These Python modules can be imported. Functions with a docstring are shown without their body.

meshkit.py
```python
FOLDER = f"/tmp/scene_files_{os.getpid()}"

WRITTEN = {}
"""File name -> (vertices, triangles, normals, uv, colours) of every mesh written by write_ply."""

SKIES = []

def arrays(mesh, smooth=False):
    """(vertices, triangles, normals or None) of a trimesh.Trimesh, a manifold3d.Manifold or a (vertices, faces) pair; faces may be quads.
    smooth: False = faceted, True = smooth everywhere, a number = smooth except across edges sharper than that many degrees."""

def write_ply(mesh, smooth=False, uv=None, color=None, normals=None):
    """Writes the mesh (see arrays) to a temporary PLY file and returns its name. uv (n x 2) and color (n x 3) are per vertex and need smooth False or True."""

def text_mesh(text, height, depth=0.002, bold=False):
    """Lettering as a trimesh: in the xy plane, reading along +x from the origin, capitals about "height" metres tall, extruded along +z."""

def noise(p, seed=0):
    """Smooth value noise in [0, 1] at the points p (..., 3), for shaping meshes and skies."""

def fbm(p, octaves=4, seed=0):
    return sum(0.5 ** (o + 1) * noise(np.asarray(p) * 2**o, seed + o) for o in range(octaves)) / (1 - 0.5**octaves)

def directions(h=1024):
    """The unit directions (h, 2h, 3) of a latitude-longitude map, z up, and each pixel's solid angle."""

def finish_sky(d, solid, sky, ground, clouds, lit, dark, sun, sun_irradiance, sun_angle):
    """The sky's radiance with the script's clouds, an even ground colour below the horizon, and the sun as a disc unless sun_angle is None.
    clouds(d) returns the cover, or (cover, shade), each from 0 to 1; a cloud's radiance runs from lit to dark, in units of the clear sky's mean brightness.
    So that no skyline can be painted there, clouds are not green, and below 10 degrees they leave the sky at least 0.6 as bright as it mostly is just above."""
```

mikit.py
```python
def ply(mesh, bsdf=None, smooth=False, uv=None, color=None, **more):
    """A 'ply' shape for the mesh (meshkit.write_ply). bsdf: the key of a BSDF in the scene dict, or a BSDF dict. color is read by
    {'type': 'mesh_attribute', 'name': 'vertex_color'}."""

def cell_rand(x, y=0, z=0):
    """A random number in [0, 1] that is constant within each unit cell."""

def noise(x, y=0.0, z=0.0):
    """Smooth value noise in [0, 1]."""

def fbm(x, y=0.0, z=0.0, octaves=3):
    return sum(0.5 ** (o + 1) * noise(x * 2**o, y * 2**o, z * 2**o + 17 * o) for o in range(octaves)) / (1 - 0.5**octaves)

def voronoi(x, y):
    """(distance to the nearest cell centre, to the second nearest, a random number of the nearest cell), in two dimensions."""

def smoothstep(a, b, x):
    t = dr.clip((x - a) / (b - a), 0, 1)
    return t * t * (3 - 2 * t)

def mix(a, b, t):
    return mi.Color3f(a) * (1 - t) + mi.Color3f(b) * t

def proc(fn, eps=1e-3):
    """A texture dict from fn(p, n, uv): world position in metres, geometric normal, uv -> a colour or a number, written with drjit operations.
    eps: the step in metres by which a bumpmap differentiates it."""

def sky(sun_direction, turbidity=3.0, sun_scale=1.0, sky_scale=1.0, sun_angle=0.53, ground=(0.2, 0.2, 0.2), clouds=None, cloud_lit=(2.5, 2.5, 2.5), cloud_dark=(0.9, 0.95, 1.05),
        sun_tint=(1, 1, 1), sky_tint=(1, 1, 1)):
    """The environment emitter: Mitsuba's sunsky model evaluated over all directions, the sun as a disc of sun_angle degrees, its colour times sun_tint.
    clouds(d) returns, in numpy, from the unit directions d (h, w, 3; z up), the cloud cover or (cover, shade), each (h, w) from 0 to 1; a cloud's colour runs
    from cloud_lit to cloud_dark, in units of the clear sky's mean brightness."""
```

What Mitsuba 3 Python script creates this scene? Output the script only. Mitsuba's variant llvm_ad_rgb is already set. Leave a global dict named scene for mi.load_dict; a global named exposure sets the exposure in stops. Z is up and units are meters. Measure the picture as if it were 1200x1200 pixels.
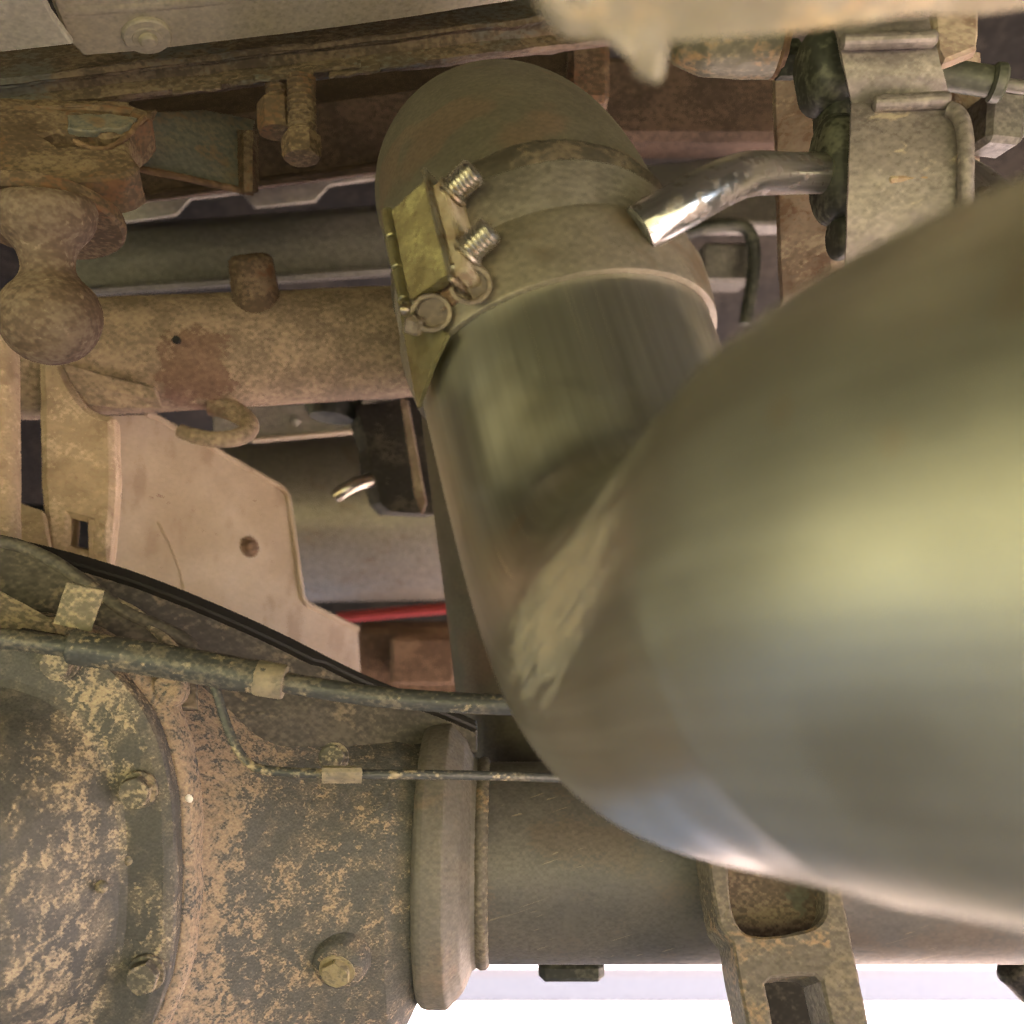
import math
import numpy as np
import drjit as dr
import trimesh
import manifold3d as m3
import mitsuba as mi
import mikit
import meshkit
from shapely.geometry import Polygon
from scipy.interpolate import CubicSpline
from mikit import noise, fbm, smoothstep, mix

# ------------------------------------------------------------------ camera, sky, exposure
FOV = 56.0
PITCH = 20.0
EYE = np.array([0.0, 0.0, 0.40])
SUN = [0.72, 0.10, 0.68]
exposure = 5.65
K = math.tan(math.radians(FOV / 2)) / 600.0
cp, sp = math.cos(math.radians(PITCH)), math.sin(math.radians(PITCH))
RIG = np.array([[1, 0, 0, EYE[0]], [0, cp, -sp, EYE[1]], [0, sp, cp, EYE[2]], [0, 0, 0, 1.0]])   # the vehicle stands nose-down by PITCH to the camera level
T = mi.ScalarTransform4f
tgt = RIG[:3, :3] @ np.array([0, 1.0, 0]) + EYE
upv = RIG[:3, :3] @ np.array([0, 0, 1.0])
scene = {"type": "scene"}
labels = {}
scene["camera"] = {
    "type": "thinlens", "fov": FOV, "fov_axis": "x", "near_clip": 0.01, "far_clip": 500.0,
    "aperture_radius": 0.0022, "focus_distance": 0.50,
    "to_world": T().look_at(origin=EYE.tolist(), target=tgt.tolist(), up=upv.tolist()),
    "film": {"type": "hdrfilm", "width": 1024, "height": 1024, "rfilter": {"type": "gaussian"}},
    "sampler": {"type": "independent", "sample_count": 128},
}
scene["sky"] = mikit.sky(SUN, turbidity=3, sky_tint=(1.02, 0.97, 1.10), sun_tint=(1.00, 0.96, 1.18))


# ------------------------------------------------------------------ materials
def C(*c):
    return mi.Color3f(*c)


def twos(b):
    return {"type": "twosided", "b": b}


def pbr(color, rough=0.6, metal=0.0, bump=None, amp=1.0, spec=0.5, eps=4e-4, **more):
    col = mikit.proc(color) if callable(color) else {"type": "rgb", "value": list(color)}
    rg = mikit.proc(rough) if callable(rough) else rough
    mt = mikit.proc(metal) if callable(metal) else metal
    b = {"type": "principled", "base_color": col, "roughness": rg, "metallic": mt, **more}
    if metal == 0.0:
        b["specular"] = spec
    if bump is not None:
        b = {"type": "bumpmap", "tex": mikit.proc(bump, eps), "scale": amp, "b": b}
    return twos(b)


def patchy(base, dust, f=40, lo=0.48, hi=0.6, grain=420, gw=0.5, third=None, tf=25, tlo=0.55, thi=0.65, ga=0.6):
    """base with grainy patches of dust (and of a third colour, mostly rust)"""
    lo, hi = lo - 0.11, hi + 0.13

    def fn(p, n, uv):
        g = fbm(p.x * grain, p.y * grain, p.z * grain, 2)
        w = 0.9 / f * (noise(p.x * f * 2.7, p.y * f * 2.7, p.z * f * 2.7 + 5) - 0.5)
        a = fbm((p.x + w) * f + 3.1, (p.y - w) * f, (p.z + w) * f, 4) + gw * (g - 0.5)
        c = mix(base, dust, smoothstep(lo, hi, a))
        if third is not None:
            b = fbm((p.x - w) * tf, (p.y + w) * tf + 9.7, (p.z + w) * tf, 4) + 0.6 * gw * (g - 0.5)
            c = mix(c, third, smoothstep(tlo - 0.06, thi + 0.12, b))
        return c * (1 - ga / 2 + ga * g)
    return fn


def grit(f=500, o=3):
    def fn(p, n, uv):
        return fbm(p.x * f, p.y * f, p.z * f, o)
    return fn


M = {}


def mat(name, b):
    scene["m_" + name] = b
    M[name] = "m_" + name


def brushed(p, n, uv):   # uv.x round the pipe, uv.y metres along it
    return 0.45 * noise(uv.x * 160, uv.y * 12) + 0.35 * noise(uv.x * 420, uv.y * 30) + 0.2 * noise(uv.x * 60, uv.y * 4)


def lengthwise(p, n, uv):
    return noise(uv.x * 700, uv.y * 9)


TAN_PATCH = [0.0, 0.0, 0.0]
SEAM = [0.0]


def newpipe_color(p, n, uv):
    b = brushed(p, n, uv)
    s = smoothstep(0.88, 0.97, lengthwise(p, n, uv)) * smoothstep(0.5, 0.7, noise(uv.x * 14, uv.y * 8 + 3))
    sm = smoothstep(0.52, 0.68, fbm(p.x * 22, p.y * 22, p.z * 22, 3))
    c = mix(C(0.38, 0.365, 0.30), C(0.48, 0.465, 0.39), b)
    c = mix(c, c * C(0.72, 0.68, 0.62), sm * 0.6)
    c = mix(c, C(0.34, 0.265, 0.195), 0.85 * tan_patch(p))
    spot = smoothstep(0.80, 0.86, noise(p.x * 75 + 2, p.y * 75, p.z * 75)) * smoothstep(0.5, 0.6, noise(p.x * 17, p.y * 17, p.z * 17 + 3))
    c = mix(c, C(0.42, 0.36, 0.27), spot * 0.6)
    return mix(c, C(0.62, 0.58, 0.46), s * 0.6)




def tan_patch(p):
    """the tan, rougher patch along the bend, torn into streaks: seen in the photograph on the elbow"""
    dx, dy, dz = p.x - TAN_PATCH[0], p.y - TAN_PATCH[1], p.z - TAN_PATCH[2]
    u, v = 0.80 * dx + 0.60 * dz, -0.60 * dx + 0.80 * dz
    st = fbm(u * 70, v * 520, dy * 40, 4)
    d = dr.sqrt(dr.square(u / 0.034) + dr.square(v / 0.017) + dr.square(dy / 0.06))
    return smoothstep(1.0, 0.72, d + 2.0 * (st - 0.5)) * (0.35 + 0.65 * smoothstep(0.35, 0.55, st))


def newpipe_rough(p, n, uv):
    sm = smoothstep(0.45, 0.7, fbm(p.x * 26, p.y * 26 + 5, p.z * 26, 3))
    return 0.26 + 0.14 * smoothstep(SEAM[0] + 0.016, SEAM[0] - 0.016, uv.y) + 0.09 * brushed(p, n, uv) + 0.10 * sm + 0.3 * tan_patch(p)   # the straight run beyond the seam has the coarser brushed finish


mat("newpipe", pbr(newpipe_color, newpipe_rough, lambda p, n, uv: 0.92 - 0.8 * tan_patch(p), bump=brushed, amp=0.00003))


def oldpipe_color(p, n, uv):
    a = fbm(p.x * 45, p.y * 45, p.z * 45, 3)
    r = smoothstep(0.56, 0.66, fbm(p.x * 30 + 4, p.y * 30, p.z * 30, 3))
    g = noise(p.x * 700, p.y * 700, p.z * 700)
    s = smoothstep(0.9, 0.97, noise(uv.x * 260, uv.y * 16)) * smoothstep(0.55, 0.7, noise(uv.x * 9, uv.y * 14))
    c = mix(C(0.062, 0.055, 0.040), C(0.105, 0.092, 0.068), a)
    c = mix(c, C(0.135, 0.075, 0.05), r * 0.4)
    c = mix(c, C(0.34, 0.29, 0.2), s * 0.7)
    return c * (0.82 + 0.36 * g)


mat("oldpipe", pbr(oldpipe_color, 0.6, 0.15, bump=grit(350), amp=0.00015))
mat("sleeve", pbr(patchy(C(0.175, 0.152, 0.118), C(0.23, 0.20, 0.155), 28, 0.45, 0.62, 600, 0.25, C(0.15, 0.11, 0.075), 40, 0.62, 0.74, 0.4), 0.42, 0.45, bump=grit(300), amp=0.00015))
mat("collar", pbr(patchy(C(0.185, 0.164, 0.14), C(0.26, 0.232, 0.20), 40, 0.42, 0.6, 500, 0.35, C(0.15, 0.10, 0.065), 40, 0.62, 0.74, 0.4), 0.5, 0.5, bump=grit(300), amp=0.0002))
mat("weld", pbr(patchy(C(0.06, 0.05, 0.038), C(0.13, 0.10, 0.07), 90, 0.5, 0.65), 0.6, 0.3, bump=grit(500), amp=0.0003))
mat("olivespec", pbr(patchy(C(0.26, 0.215, 0.105), C(0.15, 0.115, 0.055), 170, 0.46, 0.6, 700, 0.7, C(0.36, 0.32, 0.15), 80, 0.58, 0.72), 0.5, 0.25, bump=grit(420), amp=0.0004))
mat("oliveband", pbr(patchy(C(0.36, 0.32, 0.175), C(0.24, 0.20, 0.10), 70, 0.45, 0.62, 600, 0.35), 0.36, 0.75, bump=grit(300), amp=0.0001))
mat("clampsteel", pbr(patchy(C(0.34, 0.30, 0.24), C(0.20, 0.145, 0.095), 120, 0.45, 0.6, 600, 0.5), 0.36, 0.75, bump=grit(400), amp=0.0002))
mat("clampdust", pbr(patchy(C(0.34, 0.275, 0.19), C(0.20, 0.14, 0.09), 110, 0.5, 0.63, 600, 0.5), 0.7, 0.1, bump=grit(500), amp=0.0003))
mat("clampbrown", pbr(patchy(C(0.14, 0.105, 0.08), C(0.21, 0.165, 0.13), 100, 0.5, 0.65, 500), 0.45, 0.4, bump=grit(400), amp=0.0002))
mat("clamprust", pbr(patchy(C(0.16, 0.095, 0.06), C(0.40, 0.29, 0.2), 260, 0.58, 0.66, 900, 0.6), 0.75, bump=grit(600), amp=0.0005))
mat("brightsteel", pbr(patchy(C(0.46, 0.43, 0.38), C(0.34, 0.27, 0.19), 150, 0.5, 0.65, 700, 0.5), 0.25, 0.9))


def rod_color(p, n, uv):
    a = smoothstep(0.60, 0.68, fbm(p.x * 240, p.y * 240, p.z * 240, 3))
    s = noise(uv.x * 110, uv.y * 14)
    return mix(mix(C(0.62, 0.60, 0.57), C(0.46, 0.44, 0.41), s), C(0.22, 0.18, 0.14), a * 0.8)


def rod_rough(p, n, uv):
    return 0.21 + 0.30 * smoothstep(0.56, 0.68, fbm(p.x * 240, p.y * 240, p.z * 240, 3))


mat("rod", pbr(rod_color, rod_rough, 0.95, bump=grit(420), amp=0.0001))
mat("rubber", pbr(patchy(C(0.022, 0.025, 0.018), C(0.07, 0.072, 0.05), 60, 0.52, 0.68, 400), 0.55, bump=grit(300), amp=0.0003))
mat("strap", pbr(patchy(C(0.142, 0.124, 0.118), C(0.195, 0.172, 0.158), 40, 0.46, 0.62, 500, 0.3, C(0.33, 0.28, 0.21), 75, 0.69, 0.74), 0.45, 0.35, bump=grit(420), amp=0.0003))
mat("rusty", pbr(patchy(C(0.085, 0.055, 0.034), C(0.15, 0.105, 0.066), 45, 0.44, 0.62, 450, 0.7, C(0.115, 0.055, 0.026), 35, 0.57, 0.66), 0.85, bump=grit(260, 4), amp=0.0012))
mat("rustrail", pbr(patchy(C(0.075, 0.052, 0.035), C(0.135, 0.096, 0.064), 40, 0.44, 0.62, 420, 0.7, C(0.085, 0.08, 0.072), 28, 0.54, 0.6), 0.85, bump=grit(300, 4), amp=0.001))
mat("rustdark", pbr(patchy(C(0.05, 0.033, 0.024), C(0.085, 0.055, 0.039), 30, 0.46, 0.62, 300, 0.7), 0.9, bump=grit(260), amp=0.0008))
mat("rustball", pbr(patchy(C(0.105, 0.068, 0.047), C(0.15, 0.108, 0.078), 55, 0.45, 0.62, 420, 0.5, C(0.22, 0.165, 0.12), 190, 0.72, 0.80), 0.75, bump=grit(420), amp=0.0004))
mat("rustpink", pbr(patchy(C(0.24, 0.185, 0.145), C(0.14, 0.085, 0.058), 60, 0.46, 0.64, 420, 0.7, C(0.31, 0.25, 0.19), 45, 0.56, 0.66), 0.85, bump=grit(350, 4), amp=0.0008))


def tube_color(p, n, uv):
    g = fbm(p.x * 420, p.y * 420, p.z * 420, 2)
    a = fbm(p.x * 60, p.y * 60, p.z * 60, 3)
    c = mix(C(0.18, 0.13, 0.092), C(0.28, 0.205, 0.145), smoothstep(0.25, 0.75, a + 0.6 * (g - 0.5)))
    ctr = TUBE_RUST
    d = dr.sqrt(dr.square(p.x - ctr[0]) + dr.square(p.z - ctr[2]))
    rust = 0.75 * smoothstep(0.66, 0.46, d * 24 + 1.1 * (fbm(p.x * 90, p.y * 90, p.z * 90, 3) - 0.5) + 0.25 * (g - 0.5))
    return mix(c, C(0.135, 0.072, 0.05), rust) * (0.7 + 0.6 * g)


def W(p):
    p = np.atleast_2d(p)
    return p @ RIG[:3, :3].T + RIG[:3, 3]


def at(px, py, D):
    """the point of the rig frame (x right, y away, z up) seen at that place of the 1200-pixel photograph at the depth D"""
    return np.array([(px - 600) * K * D, D, (600 - py) * K * D])


TUBE_RUST = [float(v) for v in W(at(218, 418, 0.68))[0]]
mat("crosstube", pbr(tube_color, 0.85, bump=grit(420, 3), amp=0.0006))
mat("tan", pbr(patchy(C(0.40, 0.30, 0.20), C(0.28, 0.20, 0.13), 70, 0.48, 0.66, 520, 0.7, C(0.48, 0.37, 0.26), 60, 0.56, 0.68), 0.9, bump=grit(420), amp=0.0006))
mat("tanplate", pbr(patchy(C(0.46, 0.375, 0.285), C(0.40, 0.315, 0.225), 18, 0.42, 0.66, 500, 0.25, C(0.48, 0.41, 0.34), 14, 0.55, 0.7, 0.2), 0.8, bump=grit(300), amp=0.0001))


def shield_color(p, n, uv):
    g = fbm(p.x * 500, p.y * 500, p.z * 500, 2)
    a = fbm(p.x * 18, p.y * 18, p.z * 18, 3)
    st = fbm(p.x * 55, p.y * 55, p.z * 20, 4) + 0.25 * (g - 0.5)
    sp = noise(p.x * 260, p.y * 260, p.z * 260)
    c = mix(C(0.46, 0.375, 0.285), C(0.39, 0.305, 0.215), smoothstep(0.3, 0.7, a))
    c = mix(c, C(0.29, 0.20, 0.13), 0.55 * smoothstep(0.56, 0.70, st))
    c = mix(c, C(0.20, 0.12, 0.075), 0.8 * smoothstep(0.88, 0.94, sp) * smoothstep(0.5, 0.6, a))
    return c * (0.88 + 0.24 * g)


mat("shield", pbr(shield_color, 0.8, bump=grit(300), amp=0.0001))
mat("tannear", pbr(patchy(C(0.50, 0.42, 0.31), C(0.32, 0.265, 0.19), 60, 0.46, 0.62, 300, 0.4, C(0.54, 0.40, 0.24), 70, 0.55, 0.66), 0.85, bump=grit(200), amp=0.0004))
mat("beige", pbr(patchy(C(0.205, 0.178, 0.135), C(0.182, 0.156, 0.113), 22, 0.42, 0.66, 500, 0.2), 0.5, bump=grit(60, 2), amp=0.0003))
mat("greybeige", pbr(patchy(C(0.265, 0.248, 0.215), C(0.23, 0.21, 0.175), 22, 0.42, 0.66, 500, 0.2), 0.4, bump=grit(60, 2), amp=0.0002))
mat("bluegrey", pbr(patchy(C(0.105, 0.105, 0.095), C(0.135, 0.115, 0.085), 35, 0.45, 0.62, 420, 0.5, C(0.15, 0.10, 0.062), 45, 0.58, 0.66), 0.75, bump=grit(260), amp=0.0005))
mat("channel", pbr(patchy(C(0.17, 0.165, 0.155), C(0.21, 0.20, 0.185), 12, 0.4, 0.65, 300, 0.2), 0.42, 0.5))
mat("stamped", pbr(patchy(C(0.46, 0.43, 0.38), C(0.52, 0.48, 0.42), 15, 0.42, 0.66, 300, 0.2), 0.45, 0.4))
mat("silver", pbr(patchy(C(0.33, 0.295, 0.25), C(0.30, 0.265, 0.215), 14, 0.42, 0.66, 300, 0.2, C(0.26, 0.20, 0.15), 40, 0.66, 0.74), 0.46, 0.7))
mat("gloss_black", pbr((0.014, 0.013, 0.012), 0.45))
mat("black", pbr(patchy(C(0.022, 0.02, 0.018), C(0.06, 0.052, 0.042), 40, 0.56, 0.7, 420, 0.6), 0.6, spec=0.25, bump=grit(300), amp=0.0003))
mat("guard", pbr(patchy(C(0.075, 0.068, 0.058), C(0.11, 0.098, 0.078), 30, 0.46, 0.64, 420, 0.6, C(0.20, 0.16, 0.11), 60, 0.64, 0.72), 0.6, bump=grit(350), amp=0.0004))
mat("guarddusty", pbr(patchy(C(0.16, 0.14, 0.10), C(0.31, 0.25, 0.165), 70, 0.46, 0.6, 500, 0.9), 0.8, bump=grit(400), amp=0.0006))


def caked(base, dust, shift, f=42, zs=0.7):
    def fn(p, n, uv):
        w = 0.005 * (noise(p.x * 170, p.y * 170, p.z * 170) - 0.5)
        x, y, z = p.x + w, p.y - w, (p.z + w) * zs
        g = fbm(p.x * 1100, p.y * 1100, p.z * 1100, 2)
        g2 = fbm(x * 480, y * 480 + 7, z * 480, 3)
        g3 = fbm(x * 150, y * 150 + 3, z * 150, 3)
        a = 0.23 * fbm(x * f, y * f, z * f, 3) + 0.22 * g3 + 0.35 * g2 + 0.20 * g + shift(p)
        film = smoothstep(0.38, 0.62, 0.5 * a + 0.5 * g3)
        c = mix(base, dust, 0.22 * film + 0.78 * smoothstep(0.465, 0.585, a) * (0.5 + 0.5 * smoothstep(0.35, 0.62, g2)))
        return c * (0.65 + 0.7 * g)
    return fn


def housing_dust(p):
    """mud caked solid along the flange, in patches toward the plug, and hardly any by the tube: where the photograph has it"""
    x = p.x + 0.012 * (noise(p.z * 40, 3.0) - 0.5)
    return 0.13 * smoothstep(-0.132, -0.152, x) + 0.02 * smoothstep(-0.08, -0.12, x) - 0.045 * smoothstep(-0.10, -0.055, x) - 0.062


def cover_dust(p):
    x = p.x
    band = dr.exp(-dr.square((x + 0.200 + 0.03 * (noise(p.z * 25) - 0.5)) / 0.013))
    return 0.105 * band - 0.092 - 0.06 * smoothstep(-0.208, -0.228, x)


mat("housing", pbr(caked(C(0.088, 0.086, 0.081), C(0.30, 0.225, 0.155), housing_dust, 55), 0.8, bump=grit(380, 4), amp=0.001))
mat("cover", pbr(caked(C(0.062, 0.060, 0.056), C(0.31, 0.245, 0.165), cover_dust, 60, 0.45), 0.6, bump=grit(420, 4), amp=0.0007))
mat("flangedust", pbr(patchy(C(0.33, 0.225, 0.135), C(0.24, 0.165, 0.10), 60, 0.48, 0.62, 600, 0.6, C(0.10, 0.075, 0.05), 120, 0.66, 0.72), 0.9, bump=grit(420), amp=0.0005))


def axle_color(p, n, uv):
    g = fbm(p.x * 620, p.y * 620, p.z * 620, 2)
    a = fbm(p.x * 26, p.y * 26, p.z * 26, 4)
    r = fbm(p.x * 34 + 8, p.y * 34, p.z * 34, 4) + 0.3 * (g - 0.5)
    sc = smoothstep(0.90, 0.96, noise(p.x * 60 + p.z * 110, p.z * 900 - p.x * 300, 3.0)) * smoothstep(0.5, 0.62, noise(p.x * 35, p.z * 35, 9.0))
    c = mix(C(0.080, 0.078, 0.076), C(0.108, 0.100, 0.092), smoothstep(0.3, 0.7, a))
    c = mix(c, C(0.105, 0.082, 0.064), 0.6 * smoothstep(0.52, 0.68, r))
    c = mix(c, C(0.21, 0.175, 0.12), 0.6 * sc)
    return c * (0.75 + 0.5 * g)


mat("axle", pbr(axle_color, 0.5, 0.1, bump=grit(400), amp=0.0003))
mat("axleflange", pbr(patchy(C(0.125, 0.115, 0.10), C(0.155, 0.136, 0.112), 30, 0.45, 0.64, 520, 0.3, C(0.19, 0.14, 0.105), 30, 0.58, 0.72, 0.35), 0.6, bump=grit(450), amp=0.0006))
mat("cast", pbr(patchy(C(0.115, 0.10, 0.082), C(0.165, 0.14, 0.105), 60, 0.48, 0.64, 520, 0.6, C(0.24, 0.165, 0.10), 60, 0.65, 0.72), 0.65, bump=grit(450), amp=0.0006))
mat("castinner", pbr(patchy(C(0.10, 0.075, 0.058), C(0.17, 0.13, 0.095), 80, 0.48, 0.64, 520, 0.6, C(0.09, 0.09, 0.07), 60, 0.56, 0.66), 0.8, bump=grit(450), amp=0.0008))
mat("line", pbr(patchy(C(0.055, 0.058, 0.056), C(0.12, 0.108, 0.085), 60, 0.52, 0.66, 600, 0.7, C(0.30, 0.24, 0.15), 55, 0.64, 0.70), 0.42, bump=grit(400), amp=0.0004))
mat("tape", pbr(patchy(C(0.25, 0.21, 0.145), C(0.13, 0.115, 0.09), 120, 0.5, 0.64, 600), 0.7))
mat("boltdust", pbr(patchy(C(0.10, 0.09, 0.075), C(0.29, 0.235, 0.16), 140, 0.48, 0.62, 600, 0.8), 0.6, 0.1, bump=grit(500), amp=0.0004))
mat("plug", pbr(patchy(C(0.30, 0.25, 0.15), C(0.16, 0.135, 0.095), 130, 0.5, 0.64, 600, 0.8), 0.8, bump=grit(500), amp=0.0005))
mat("red", pbr((0.30, 0.035, 0.035), 0.6))
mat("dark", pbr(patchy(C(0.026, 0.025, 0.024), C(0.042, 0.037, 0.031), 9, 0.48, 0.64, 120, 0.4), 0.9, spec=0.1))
mat("hole_shade", pbr((0.01, 0.009, 0.008), 0.9))  # near-black colour standing in for the shade inside a hole
mat("olivecan", pbr(patchy(C(0.105, 0.10, 0.066), C(0.17, 0.15, 0.095), 60, 0.5, 0.62, 420, 0.6, C(0.22, 0.15, 0.075), 70, 0.6, 0.68), 0.5, 0.2, bump=grit(300), amp=0.0004))
mat("greenplastic", pbr(patchy(C(0.055, 0.06, 0.045), C(0.075, 0.078, 0.056), 40, 0.45, 0.64, 420, 0.3), 0.45))
mat("drybrown", pbr(patchy(C(0.10, 0.058, 0.032), C(0.17, 0.105, 0.06), 30, 0.46, 0.64, 300, 0.6), 0.85, bump=grit(200), amp=0.0008))
mat("greysteel", pbr(patchy(C(0.11, 0.105, 0.092), C(0.15, 0.14, 0.12), 40, 0.45, 0.64, 420, 0.4), 0.5, 0.3))
mat("white", pbr((0.75, 0.72, 0.66), 0.6))


def concrete(p, n, uv):
    return mix(C(0.47, 0.425, 0.38), C(0.38, 0.34, 0.30), fbm(p.x * 3, p.y * 3, 0, 4)) * (0.85 + 0.3 * noise(p.x * 90, p.y * 90))


def asphalt(p, n, uv):
    return mix(C(0.011, 0.0128, 0.0145), C(0.0145, 0.0168, 0.0188), fbm(p.x * 2, p.y * 2, 0, 3)) * (0.8 + 0.4 * noise(p.x * 120, p.y * 120))


def lawn(p, n, uv):
    a = fbm(p.x * 5, p.y * 5, 0, 4)
    return mix(C(0.150, 0.172, 0.072), C(0.275, 0.285, 0.130), smoothstep(0.3, 0.7, a)) * (0.7 + 0.6 * noise(p.x * 70, p.y * 70))


mat("concrete", pbr(concrete, 0.9))
mat("asphalt", pbr(asphalt, 0.9))
mat("kerb", pbr((0.015, 0.0138, 0.0125), 0.9))
mat("lawn", pbr(lawn, 0.9))


def leaf(p, n, uv):
    return mix(C(0.045, 0.054, 0.030), C(0.10, 0.108, 0.060), fbm(p.x * 3, p.y * 3, p.z * 3, 4))


mat("leaf", pbr(leaf, 0.8))


# ------------------------------------------------------------------ mesh helpers
def wm(mesh):
    m = mesh.copy()
    m.apply_transform(RIG)
    return m


def add(key, mesh, material, smooth=35, uv=None, world=False):
    base, n = key, 0
    while key in scene:
        n += 1
        key = f"{base}_{n:03d}"
    if isinstance(mesh, m3.Manifold):
        mm = mesh.to_mesh()
        mesh = trimesh.Trimesh(mm.vert_properties[:, :3], mm.tri_verts, process=False)
    if not world:
        mesh = wm(mesh)
    if uv is not None:
        scene[key] = mikit.ply(mesh, M[material], smooth=True, uv=uv)
    else:
        scene[key] = mikit.ply(mesh, M[material], smooth=smooth)
    return key


def tag(key, label, category, group=None, kind=None):
    labels[key] = {"label": label, "category": category}
    if group:
        labels[key]["group"] = group
    if kind:
        labels[key]["kind"] = kind


def cat(*ms):
    return trimesh.util.concatenate([m for m in ms])


def spline(pts, n=40):
    pts = np.asarray(pts, float)
    d = np.concatenate([[0], np.cumsum(np.linalg.norm(np.diff(pts, axis=0), axis=1) ** 0.5)])
    return CubicSpline(d, pts)(np.linspace(0, d[-1], n))


def poly_spline(pts, n=40):
    return [tuple(p) for p in spline(pts, n)]


def frames(P):
    t = np.gradient(P, axis=0)
    t /= np.linalg.norm(t, axis=1, keepdims=True)
    a = np.cross(t[0], [0, 0, 1.0])
    if np.linalg.norm(a) < 0.2:
        a = np.cross(t[0], [0, 1.0, 0])
    A = []
    for i in range(len(P)):
        a = a - t[i] * (a @ t[i])
        a /= np.linalg.norm(a)
        A.append(a.copy())
    A = np.array(A)
    return t, A, np.cross(t, A)


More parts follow.
